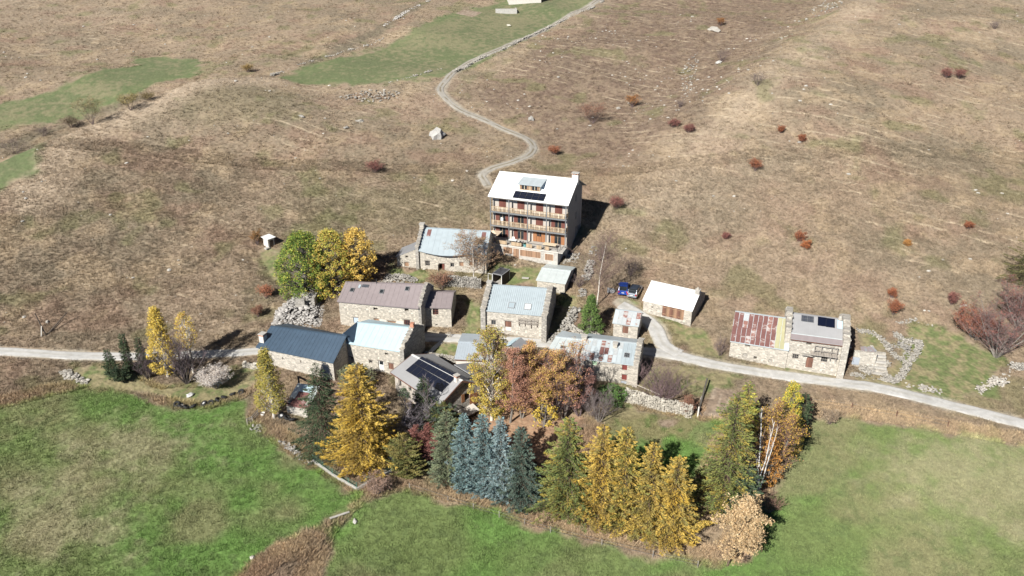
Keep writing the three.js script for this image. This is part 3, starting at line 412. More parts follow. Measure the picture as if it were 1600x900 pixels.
  if (o.barge) for (const u of [0, 1]) { const q = new THREE.Group(); q.name = 'barge_board'; g.add(q); const dx = u ? 0.03 : -0.03; part(q, 'board', boxUV(bar(roofPoint(S, u, 0, -0.08).add(V(dx, 0, 0)), roofPoint(S, u, 1, -0.08).add(V(dx, 0, 0)), 0.06, 0.24)), o.barge); part(q, 'board', boxUV(bar(roofPoint(S, u, 1, -0.08).add(V(dx, 0, 0)), roofPoint(S, u, 2, -0.08).add(V(dx, 0, 0)), 0.06, 0.24)), o.barge); }
  for (const [k, u, s, w, l] of S.roof) roofItem(g, S, k, u, s, w, l);
  return g;
}
function roofItem(g, S, k, u, s, w, l, sub = null) {
  const p = roofPoint(S, u, s), r = lerp(S.rL, S.rR, u), tilt = Math.atan2(r, S.d), q = new THREE.Group(); q.position.copy(p); q.rotation.set(tilt, 0, Math.atan2(S.rR - S.rL, S.w) * s); g.add(q);
  const flat = (name, geo, m) => part(q, name, boxUV(geo), m), frame = (t, h) => { const f = ring(w, l, t, h); f.rotateX(-Math.PI / 2); f.translate(0, h / 2 + 0.03, 0); return f; };
  if (k.startsWith('sky')) {
    q.name = 'skylight'; flat('frame', frame(0.09, 0.12), k === 'sky' ? M.steel : M.slateRoof); flat('pane', box(w - 0.15, 0.02, l - 0.15, 0, 0.09), k === 'sky' ? M.glass : k === 'skywhite' ? M.white : k === 'skygrid' ? M.glass : M.skyGlass);
    if (k === 'skygrid') flat('glazing_bars', merge([box(0.05, 0.05, l, -w / 6, 0.14), box(0.05, 0.05, l, w / 6, 0.14), box(w, 0.05, 0.05, 0, 0.141)]), M.steel);
  } else {
    q.name = 'solar_panel'; const m = k === 'bluepanel' ? M.steelRoof : k === 'panelblack' ? M.solar : M.solarGrid;
    flat('frame', frame(0.03, 0.07), k === 'panelblack' ? M.blackSteel : M.steel); flat('cells', box(w - 0.05, 0.03, l - 0.05, 0, 0.085), m);
    if (k === 'panel') flat('glazing_bars', merge([box(0.02, 0.02, l, -w / 4, 0.11), box(0.02, 0.02, l, w / 4, 0.11), box(w, 0.02, 0.02, 0, 0.112), box(w, 0.02, 0.02, 0, 0.112)].slice(0, 3)), M.steel);
  }
  return q;
}

// ---------------------------------------------------------------- the houses of the hamlet
{ // curved stone house below the chalet
  const S = {x: -17.76, y: 4.62, z: -137.87, rot: -0.145, w: 13.12, d: 5, H: 3.95, rL: 2.71, rR: 2.7, oh: 0.3, ohs: 0.1, front: [["hole", 1.87, 3.23, 0.75, 0.45], ["hole", 4.47, 3.25, 0.75, 0.45], ["bars", 1.66, 1.21, 0.9, 1.05], ["opendoor", 4.43, 0.55, 1.1, 1.6], ["dark", 6.46, 1.15, 0.7, 0.8], ["wood", 8.24, 1.47, 0.8, 0.8], ["wood", 10.09, 1.73, 0.6, 0.8]], roof: [], gable: []}, g = house(S, { name: 'stone_house', label: 'stone house with sagging pale blue metal roof and bare birch in front, below the chalet', wall: stoneWarm, roof: M.steelRoof, S: { bulge: 0.75 }, style: 'seams', step: 1.1, backRoof: M.galvWorn });
  for (const [u, s, w, l] of [[0.1, 0.78, 0.75, 1.5], [0.91, 0.76, 0.8, 1.7], [0.62, 0.85, 1.2, 1.4]]) { const p = part(g, 'roof_sheet', boxUV(skin(S, u - w / 2 / S.w, u + w / 2 / S.w, s - l / 2 / S.d, Math.min(0.97, s + l / 2 / S.d), 0.035, 0.02, 2, 2)), u > 0.6 && u < 0.7 ? M.galvWorn : M.rustB); p.userData.label = 'rusty roof sheet'; }
  parapet(g, S, -0.2, 0.6, 0.55, stoneGrey, 8, 0.1);
  chimney(g, S, -0.015, 0.92, 0.8, 0.9, 1.15, stonePale);
  // lower lean-to at its left end
  const sh = new THREE.Shape(); sh.moveTo(-4.3, -2.5); sh.lineTo(-0.35, -2.5); sh.lineTo(-0.35, 3.6); sh.lineTo(-0.9, 3.7); sh.lineTo(-4.3, 2.1); sh.closePath(); sh.holes.push(rectPath(-2.6, 2.15, -2.05, 2.6), rectPath(-2.9, 0.35, -2.05, 1.2));
  let w = extrude(sh, 0.5); w.translate(0, 0, -0.8); part(g, 'wall', boxUV(w), stoneWarm); fill(g, 'hole', 0.55, 0.45, -2.325, 2.375, -0.3); fill(g, 'wood', 0.85, 0.85, -2.475, 0.775, -0.3);
  part(g, 'wall', boxUV(box(0.5, 4.2, 4.4, -4.05, -0.1, -3.0)), stoneGrey);
  const lr = new THREE.Shape(); lr.moveTo(-4.6, 2.05); lr.lineTo(-0.5, 3.95); lr.lineTo(-0.5, 4.1); lr.lineTo(-4.6, 2.2); lr.closePath(); w = extrude(lr, 4.6); w.translate(0, 0, -5.1); part(g, 'roof', boxUV(w), M.slateRoof);
}
{ // long mauve roofed house
  const S = {x: -30.04, y: 0.99, z: -121.78, rot: -0.193, w: 14.56, d: 4.2, H: 4.8, rL: 1.66, rR: 2.53, oh: 0.25, ohs: 0.15, front: [["hole", 6.76, 3.76, 0.75, 0.5], ["hole", 12.33, 4.07, 0.7, 0.5], ["blue", 2.98, 1.2, 0.9, 1.1], ["wood", 6.73, 1.44, 0.9, 0.9], ["wood", 9.49, 1.16, 1.4, 1.0], ["reddoor", 12.29, 1.19, 1.1, 2.0]], roof: [["sky", 0.129, 0.59, 0.75, 0.9], ["sky", 0.5, 0.59, 0.75, 0.9], ["sky", 0.8, 0.77, 0.75, 0.9], ["bluepanel", 0.203, 0.79, 0.45, 0.8], ["panel", 0.273, 0.82, 1.25, 0.65]], gable: []}, g = house(S, { name: 'stone_house', label: 'long stone house under mauve metal roof with three dark skylights', wall: stoneWarm, roof: M.mauveRoof, style: 'seams', step: 0.9, gutter: M.mauveRoof });
  parapet(g, S, S.w + 0.1, 0.5, 0.12, stoneGrey, 6, -0.25, 1.9);
  const p = roofPoint(S, 0.4, 0.97); part(g, 'flue', new THREE.CylinderGeometry(0.08, 0.08, 0.9, 8), M.blackSteel).position.set(p.x, p.y + 0.4, p.z);
  for (const [x, w, h] of [[8.0, 1.2, 1.5], [11.0, 1.3, 1.6], [13.5, 0.9, 1.5]]) part(g, 'render_patch', boxUV(box(w, h, 0.03, x, 1.1, -S.oh + 0.012)), M.plaster, 'pale plaster patch');
}
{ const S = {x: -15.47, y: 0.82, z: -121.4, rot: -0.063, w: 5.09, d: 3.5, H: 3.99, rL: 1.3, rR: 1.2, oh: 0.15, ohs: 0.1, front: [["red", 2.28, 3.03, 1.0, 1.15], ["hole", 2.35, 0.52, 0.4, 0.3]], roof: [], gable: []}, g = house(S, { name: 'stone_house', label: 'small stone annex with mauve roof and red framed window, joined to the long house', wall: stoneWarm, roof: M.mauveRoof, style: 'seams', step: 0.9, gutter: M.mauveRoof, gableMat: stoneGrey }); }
{ // dark blue roof
  const S = {x: -41.46, y: -1.25, z: -111.53, rot: -0.358, w: 14.51, d: 4.4, H: 3.71, rL: 1.66, rR: 2.56, oh: 0.3, ohs: 0.25, front: [["slit", 4.82, 2.41, 0.2, 0.45], ["slit", 8.22, 2.51, 0.2, 0.45], ["slit", 10.72, 2.55, 0.25, 0.45]], roof: [], gable: []}, g = house(S, { name: 'stone_house', label: 'long low stone barn under plain dark blue metal roof beside the road', category: 'barn', wall: stonePale, roof: M.darkBlueRoof, style: 'seams', step: 0.7, rafters: true });
  chimney(g, S, 0.035, 0.33, 0.85, 0.95, 1.25, M.plaster, 'brick');
  const L = new THREE.Shape(); L.moveTo(-1.5, 0); L.lineTo(1.5, 0); L.lineTo(0, 1.35); L.closePath(); const e = extrude(L, 4.5), p = roofPoint(S, 0.955, 1.0); e.translate(p.x, p.y - 1.0, p.z - 4.6); part(g, 'cross_gable', boxUV(e), M.darkBlueRoof);
}
{ // light blue roof
  const S = {x: -26.75, y: -0.76, z: -110.74, rot: -0.299, w: 9.67, d: 4.3, H: 4.44, rL: 1.51, rR: 2.05, oh: 0.25, ohs: 0.1, front: [["dark", 0.85, 1.56, 0.6, 0.5], ["dark", 4.17, 1.49, 0.6, 0.6], ["hole", 7.11, 3.45, 0.6, 0.45], ["whitedoor", 5.98, 0.9, 0.95, 2.1], ["shut", 7.73, 1.27, 0.9, 1.15]], roof: [], gable: []}, g = house(S, { name: 'stone_house', label: 'stone house under smooth light blue metal roof, next to the dark blue roof', wall: stoneWarm, roof: M.skyRoof, style: 'seams', step: 1.0 });
  parapet(g, S, S.w + 0.25, 0.7, 0.35, stoneGrey, 7, 0.1, 1.9);
  part(g, 'chimney', boxUV(box(0.6, 0.9, 0.6, S.w + 0.3, S.H + S.rR + 0.5, -S.d)), M.brick);
  part(g, 'chimney', boxUV(box(0.55, 0.7, 0.55, S.w + 0.35, S.H + 1.0, -0.6)), stonePale);
}
{ // grey house with the large solar array
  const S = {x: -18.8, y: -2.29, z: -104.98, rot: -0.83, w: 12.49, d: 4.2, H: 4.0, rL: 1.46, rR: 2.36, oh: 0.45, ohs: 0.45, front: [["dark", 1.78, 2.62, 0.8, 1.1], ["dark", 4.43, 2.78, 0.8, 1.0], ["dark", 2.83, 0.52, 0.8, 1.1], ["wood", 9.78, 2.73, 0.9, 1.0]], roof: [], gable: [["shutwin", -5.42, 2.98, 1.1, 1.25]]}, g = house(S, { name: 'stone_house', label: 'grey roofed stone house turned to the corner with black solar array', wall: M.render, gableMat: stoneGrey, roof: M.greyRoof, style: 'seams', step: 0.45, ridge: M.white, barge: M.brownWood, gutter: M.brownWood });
  const n = 7; for (let j = 0; j < 2; j++) for (let i = 0; i < n; i++) roofItem(g, S, 'panelblack', 0.165 + 0.715 * (i + 0.5) / n, 0.555 + 0.19 * j * 2 - 0.02, 0.715 * S.w / n - 0.01, S.d * 0.4);
  chimney(g, S, 0.93, 0.93, 0.6, 0.6, 0.9, M.plaster, 'brick');
  // lean-to roof behind
  const q = part(g, 'porch_roof', boxUV(box(3.9, 0.14, 4.4)), M.slateRoof); q.position.set(S.w * 0.70, S.H + 0.75, -S.d * 2 - 0.9); q.rotation.x = -0.3;
  part(g, 'porch_wall', boxUV(box(3.6, 4.6, 3.6, S.w * 0.70, 0.4, -S.d * 2 - 0.9)), stoneWarm);
  part(g, 'shutter', boxUV(box(0.06, 1.9, 1.5, S.w - S.ohs + 0.05, 2.0, -6.6)), M.orangeWood);
  const c = part(g, 'awning', boxUV(box(1.7, 0.07, 3.2)), M.plaster); c.position.set(S.w + 0.45, 1.1, -4.8); c.rotation.z = -0.22;
  part(g, 'awning_post', box(0.1, 2.6, 0.1, S.w + 1.15, -0.3, -3.4), M.greyWood); part(g, 'awning_post', box(0.1, 2.6, 0.1, S.w + 1.15, -0.3, -6.2), M.greyWood);
}
{ const S = {x: -9.29, y: -0.8, z: -110.41, rot: -0.085, w: 6.02, d: 4.4, H: 1.67, rL: 0.76, rR: 0.8, oh: 0.3, ohs: 0.2, front: [], roof: [], gable: []}, g = house(S, { name: 'stone_house', label: 'low outbuilding under blue grey metal roof behind the yellow birch', category: 'outbuilding', wall: M.plaster, roof: M.blueGreyRoof, style: 'seams', step: 0.4, gutter: M.brownWood }); }
{ // corrugated blue roof with stepped gables
  const S = {x: -4.47, y: 0.6, z: -120.0, rot: -0.198, w: 9.76, d: 5.2, H: 4.2, rL: 2.52, rR: 2.67, oh: 0.2, ohs: 0.0, front: [["dark", 1.3, 1.91, 0.8, 0.95], ["halfdoor", 3.85, 1.45, 1.15, 2.0]], roof: [["skygrey", 0.43, 0.27, 1.15, 1.25], ["skywhite", 0.72, 0.266, 1.15, 1.25]], gable: []}, g = house(S, { name: 'stone_house', label: 'stone house with ribbed blue metal roof between stepped stone gables', wall: stonePale, roof: M.steelRoof, style: 'ribs', step: 0.34, ribW: 0.1, ribH: 0.06 });
  parapet(g, S, -0.45, 0.85, 0.35, stoneGrey, 9, 0.3); parapet(g, S, S.w + 0.45, 0.85, 0.3, stoneGrey, 9, 0.9);
  chimney(g, S, -0.045, 0.96, 0.75, 0.8, 0.75, stonePale);
  const b = new THREE.Group(); b.name = 'wooden_loft_gallery'; g.add(b); const X0b = 5.6, X1b = 9.1;
  for (let i = 0; i < 4; i++) part(b, 'plank', boxUV(box(X1b - X0b, 0.16, 0.05, (X0b + X1b) / 2, 2.35 + i * 0.3, -S.oh + 0.14)), i % 2 ? M.greyWood : M.beam);
  for (let i = 0; i < 4; i++) part(b, 'bracket', boxUV(box(0.12, i === 2 ? 1.6 : 1.0, 0.14, X0b + 0.2 + i * 1.03, 2.35, -S.oh + 0.06)), M.darkWood);
}
{ const S = {x: 4.38, y: 3.15, z: -131.79, rot: -0.304, w: 5.64, d: 4, H: 2.04, rL: 0.77, rR: 0.86, oh: 0.2, ohs: 0.2, front: [], roof: [], gable: []}, g = house(S, { name: 'garden_shed', label: 'small stone shed with flat pale metal roof above the ribbed blue roof', category: 'shed', wall: stoneWarm, roof: M.paleRoof, style: 'seams', step: 1.3 }); }
{ // small tall store
  const S = {x: 16.96, y: 0.297, z: -118.33, rot: -0.303, w: 4.51, d: 2.6, H: 3.05, rL: 1.29, rR: 1.35, oh: 0.2, ohs: 0.2, front: [["shut", 2.25, 1.92, 1.0, 1.35]], roof: [], gable: []}; const g = house(S, { name: 'stone_store', label: 'small stone store with rust streaked roof and brown shuttered window', category: 'store', wall: stonePale, style: 'sheets', cols: 6, rows: 2, pick: (i, j) => [[M.galvRoof, M.galvWorn, M.galvWorn, M.rustC, M.galvRoof, M.galvWorn], [M.galvRoof, M.galvWorn, M.rustC, M.galvWorn, M.galvWorn, M.rustC]][j][i] });
}
{ // patched roof house
  const S = {x: 10.66, y: -1.34, z: -107.78, rot: -0.252, w: 8.53, d: 4.3, H: 3.86, rL: 1.36, rR: 1.55, oh: 0.2, ohs: 0.1, front: [["green", 2.35, 3.23, 0.75, 0.75], ["maroon", 7.07, 3.11, 0.8, 0.95], ["maroon", 7.12, 1.34, 0.8, 1.0], ["dark", 0.81, 0.93, 1.1, 1.4], ["hole", 3.1, 1.28, 0.5, 0.2], ["greydoor", 7.08, -0.077, 0.9, 1.5]], roof: [["skygrid", 0.84, 0.394, 0.9, 0.95]], gable: []}, g = house(S, { name: 'stone_house', label: 'stone house with patched galvanised roof and maroon shutters at the junction', wall: stonePale, style: 'sheets', cols: 12, rows: 3, under: M.galvRoof, pick: (i, j) => i > 8 ? M.steelRoof : (j === 1 && (i === 4 || i === 5)) ? M.rustB : (j === 2 && i === 4) ? M.rustC : (j === 0 && (i === 2 || i === 4 || i === 6)) ? M.rustC : (i + j * 2) % 3 ? M.galvRoof : M.galvWorn });
  for (let x = S.w * 0.76; x < S.w; x += 0.28) part(g, 'rib', boxUV(bar(roofPoint(S, x / S.w, 0.01, 0.05), roofPoint(S, x / S.w, 0.98, 0.05), 0.05, 0.05)), M.steelRoof);
  parapet(g, S, S.w + 0.3, 0.75, 0.25, stonePale, 7, 0.1);
  chimney(g, S, 0.0, 0.93, 0.8, 0.7, 0.7, stonePale); chimney(g, S, 0.6, 0.72, 0.65, 0.6, 0.75, stonePale);
  const W = {x: 5.93, y: -0.72, z: -111.09, rot: -0.397, w: 4.93, d: 3.2, H: 3.3, rL: 0.447, rR: 0.87, oh: 0.2, ohs: 0.1, front: [["wood", 2.51, 2.72, 0.6, 0.8]], roof: [["sky", 0.441, 0.219, 0.8, 0.6]], gable: []}, w = house(W, { name: 'stone_house', label: 'low wing with whitish metal roof at the end of the patched roof house', category: 'outbuilding', wall: stonePale, style: 'sheets', cols: 5, rows: 1, under: M.galvRoof, pick: (i) => i === 4 ? M.galvWorn : M.paleRoof, S: {} });
}
{ // white roofed barn
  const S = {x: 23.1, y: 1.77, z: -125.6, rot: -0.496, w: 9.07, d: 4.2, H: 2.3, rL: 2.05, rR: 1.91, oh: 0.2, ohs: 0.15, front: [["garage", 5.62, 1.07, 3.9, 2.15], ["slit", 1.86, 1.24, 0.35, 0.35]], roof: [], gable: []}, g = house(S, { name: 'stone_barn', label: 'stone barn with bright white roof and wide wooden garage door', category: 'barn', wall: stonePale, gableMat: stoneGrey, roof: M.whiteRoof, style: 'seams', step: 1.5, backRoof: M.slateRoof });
  chimney(g, S, 0.955, 0.9, 0.75, 0.7, 0.65, stoneGrey); const p = roofPoint(S, 0.955, 0.9); part(g, 'chimney_pot', new THREE.ConeGeometry(0.35, 0.55, 8), stonePale).position.set(p.x, p.y + 1.0, p.z);
}
{ // rusty sheets
  const rows = [['R', 'R', 'R', 'c', 'R', 'R', 'R', 'R', 'c', 'L', 'L', 'g'], ['R', 'R', 'R', 'R', 'c', 'R', 'R', 'R', 'R', 'L', 'L', 'g'], ['R', 'R', 'c', 'R', 'R', 'R', 'R', 'c', 'R', 'L', 'L', 'g'], ['R', 'R', 'w', 'R', 'R', 'R', 'R', 'c', 'R', 'L', 'L', 'g']];
  const S = {x: 35.66, y: -0.469, z: -113.14, rot: -0.344, w: 9.16, d: 5, H: 3.13, rL: 3.08, rR: 3.2, oh: 0.25, ohs: 0.1, front: [["hole", 2.8, 2.83, 0.8, 0.7], ["arch", 2.62, 0.74, 0.75, 0.85], ["hole", 4.25, 0.69, 0.5, 0.5], ["arch", 6.65, 0.56, 0.6, 0.7]], roof: [], gable: []}, g = house(S, { name: 'stone_house', label: 'stone house roofed with rusty red and yellow metal sheets beside the road', wall: stonePale, style: 'sheets', cols: 12, rows: 4, under: M.galvRoof, ridge: M.galvRoof, pick: (i, j) => ({ R: (i + j) % 2 ? M.rustA : M.rustB, r: M.rustB, c: M.rustC, w: M.galvWorn, L: M.lichen, g: M.paleRoof })[rows[j][i]] });
}
{ // right-hand house
  const S = {x: 44.31, y: -0.83, z: -110.25, rot: -0.281, w: 7.75, d: 4.4, H: 5.54, rL: 2.47, rR: 2.36, oh: 0.3, ohs: 0.0, front: [["hole", 2.89, 4.84, 0.8, 0.4], ["bars", 1.23, 2.25, 0.95, 0.85], ["archdoor", 3.45, 1.54, 1.05, 1.95], ["bars", 5.57, 2.4, 1.0, 1.0]], roof: [["panel", 0.25, 0.83, 0.95, 1.2], ["panel", 0.372, 0.83, 0.95, 1.2], ["panelblack", 0.6, 0.8, 1.35, 1.75], ["panelblack", 0.76, 0.79, 1.35, 1.75]], gable: []}, g = house(S, { name: 'stone_house', label: 'stone house with grey roof between tall gable walls and black solar panels', wall: stonePale, roof: M.greyRoof, style: 'ribs', step: 0.3, ribW: 0.06, ribH: 0.04, gutter: M.brownWood });
  parapet(g, S, -0.4, 0.8, 0.75, stonePale, 5, -0.9, 1.7); parapet(g, S, S.w + 0.5, 1.0, 0.75, stonePale, 5, 0.25, 1.8);
  part(g, 'snow_guard', boxUV(bar(roofPoint(S, 0.01, 0.2, 0.06), roofPoint(S, 0.99, 0.2, 0.06), 0.12, 0.1)), M.paleRoof);
  part(g, 'eave_board', boxUV(skin(S, 0, 1, 0.0, 0.19, 0.045, 0.03)), M.mauveRoof);
  const lp = roofPoint(S, 0.96, 0.82); part(g, 'light_panel', boxUV(skin(S, 0.9, 0.995, 0.62, 0.97, 0.05, 0.03)), M.skyRoof);
  for (const u of [-0.08, 0.95]) { const p = roofPoint(S, clamp(u), 1); const c = part(g, 'chimney_pot', new THREE.CylinderGeometry(0.22, 0.42, 0.7, 7), stonePale); c.position.set(u * S.w, p.y + (u < 0 ? -0.1 : 0.35), p.z + 0.2); }
  const b = new THREE.Group(); b.name = 'wooden_balcony'; g.add(b); const f = -S.oh + 0.75;
  for (const x of [3.75, 4.75, 6.25, 7.1]) part(b, 'post', boxUV(box(0.1, x > 6 ? 2.4 : 1.4, 0.1, x, x > 6 ? 4.0 : 4.4, f)), M.greyWood);
  part(b, 'rail', boxUV(box(3.5, 0.08, 0.1, 5.45, 5.12, f)), M.greyWood); part(b, 'rail', boxUV(box(3.5, 0.08, 0.1, 5.45, 4.3, f + 0.02)), M.greyWood); part(b, 'rail', boxUV(box(1.0, 0.08, 0.1, 6.7, 3.5, f)), M.greyWood);
  part(b, 'deck', boxUV(box(4.0, 0.12, 1.05, 5.3, 3.55, -S.oh + 0.52)), M.greyWood); part(b, 'canopy', boxUV(box(1.7, 0.1, 0.7, 2.9, 3.05, -S.oh + 0.35)), stoneGrey);
  const t = part(g, 'water_tank', boxUV(new THREE.CylinderGeometry(0.45, 0.45, 1.1, 12)), M.white); t.position.set(S.w + 1.5, 3.6, -5.2); part(g, 'tank_shelf', boxUV(box(1.3, 0.14, 1.6, S.w + 1.5, 3.0, -5.2)), M.greyWood);
  part(g, 'side_wall', boxUV(box(0.5, 5.4, 1.6, S.w + 1.2, 0.25, -5.2)), stoneGrey);
}
{ // little rusty shed below the dark blue roof
  const [x, z] = [-32.00,-98.96], y = terrain(x, z), g = thing('tool_shed', 'tiny stone shed with red and white rusty roof beside the dark spruce', 'shed', [x, y, z], -0.3);
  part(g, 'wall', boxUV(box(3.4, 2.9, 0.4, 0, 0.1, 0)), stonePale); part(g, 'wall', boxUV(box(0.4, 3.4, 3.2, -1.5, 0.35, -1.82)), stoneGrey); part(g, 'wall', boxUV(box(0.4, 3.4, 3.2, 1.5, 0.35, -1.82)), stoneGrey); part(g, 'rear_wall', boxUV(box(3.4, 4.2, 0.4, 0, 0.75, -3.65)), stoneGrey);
  const r = new THREE.Group(); r.name = 'roof'; r.position.set(0, 2.2, -1.75); r.rotation.set(0.36, 0, 0.02); g.add(r); part(r, 'roof_deck', boxUV(box(3.9, 0.08, 4.3)), M.greyWood);
  for (let i = 0; i < 4; i++) for (let j = 0; j < 3; j++) part(r, 'roof_sheet', boxUV(box(0.95, 0.03, 1.42, -1.45 + i * 0.97, 0.06 + 0.014 * ((i + j) % 2), -1.43 + j * 1.43)), [[M.paleRoof, M.skyRoof, M.skyRoof, M.paleRoof], [M.paleRoof, M.rustA, M.rustA, M.paleRoof], [M.rustA, M.rustA, M.rustB, M.rustA]][j][i]);
  part(g, 'post', boxUV(box(0.2, 1.8, 0.2, -1.85, 3.2, -3.9)), M.darkWood); const b = part(g, 'beam', boxUV(box(2.6, 0.22, 0.22)), M.brownWood); b.position.set(-0.5, 3.55, -3.95); b.rotation.z = -0.35;
}
{ // hut on the slope
  const [x, z] = [-47.89,-144.60], y = terrain(x, z), g = thing('small_hut', 'tiny hut with white lid roof alone on the brown slope', 'hut', [x, y, z], -0.65);
  part(g, 'wall', boxUV(box(1.5, 1.9, 1.5, 0, 0.75, 0)), M.plaster); const r = part(g, 'roof', boxUV(box(2.1, 0.1, 2.0)), M.whiteRoof); r.position.set(0, 1.85, 0); r.rotation.z = -0.08; part(g, 'door', boxUV(box(0.05, 1.4, 0.9, 0.76, 0.65, 0)), M.darkWood); part(g, 'step', boxUV(box(0.7, 0.25, 0.9, 0.6, -0.05, 1.0)), M.concrete);
}
{ // small roofs among the trees below the lane
  const [x, z] = [0.64,-114.34], y = terrain(x, z), g = thing('lean_to', 'glazed lean-to with pale roof panels hidden behind autumn trees', 'lean-to', [x, y, z], -0.55);
  part(g, 'wall', boxUV(box(2.6, 2.0, 2.4, 0, 0.6, 0)), stoneGrey); const r = part(g, 'roof', boxUV(box(1.5, 0.08, 3.0)), M.skyRoof); r.position.set(-0.75, 1.95, 0); r.rotation.z = 0.5; const s = part(g, 'roof', boxUV(box(1.6, 0.08, 3.0)), M.slateRoof); s.position.set(0.75, 1.95, 0); s.rotation.z = -0.5;
}
{ // lodge at the top of the upper field, only its foot in view
  const [x, z] = [2.82,-306.26], y = terrain(x, z), g = thing('upper_lodge', 'red timber lodge on stone footing at the head of the upper field', 'lodge', [x, y, z], 0.15);
  part(g, 'footing', boxUV(box(12, 2.4, 7, 2, 0.2, -3.5)), M.plaster); part(g, 'wall', boxUV(box(11, 5, 6.4, 2, 3.9, -3.5)), M.redWood); for (const u of [-1.5, 1.5, 4.5]) fill(g, 'dark', 1.2, 1.3, u, 2.9, 0.05);
  const S = { w: 13, d: 4.2, H: 6.2, rL: 2.6, rR: 2.6 }; const f = skin(S, 0, 1, 0, 2, 0, 0.15); f.translate(-4.5, 0, 0.6); part(g, 'roof', boxUV(f), M.slateRoof);
  const [tx, tz] = [-2.04,-294.47], t = thing('terrace_wall', 'grey retaining wall of the lodge terrace in the upper field', 'wall', [tx, terrain(tx, tz), tz], 0.06);
  part(t, 'wall', boxUV(box(7.6, 2.4, 0.5, 0, 0.3, 0)), M.concrete); part(t, 'wall', boxUV(box(0.5, 2.4, 4.2, 3.55, 0.3, -2.36)), M.concrete); part(t, 'floor_slab', boxUV(box(7.0, 0.2, 4.2, -0.2, 1.1, -2.36)), M.concrete);
}

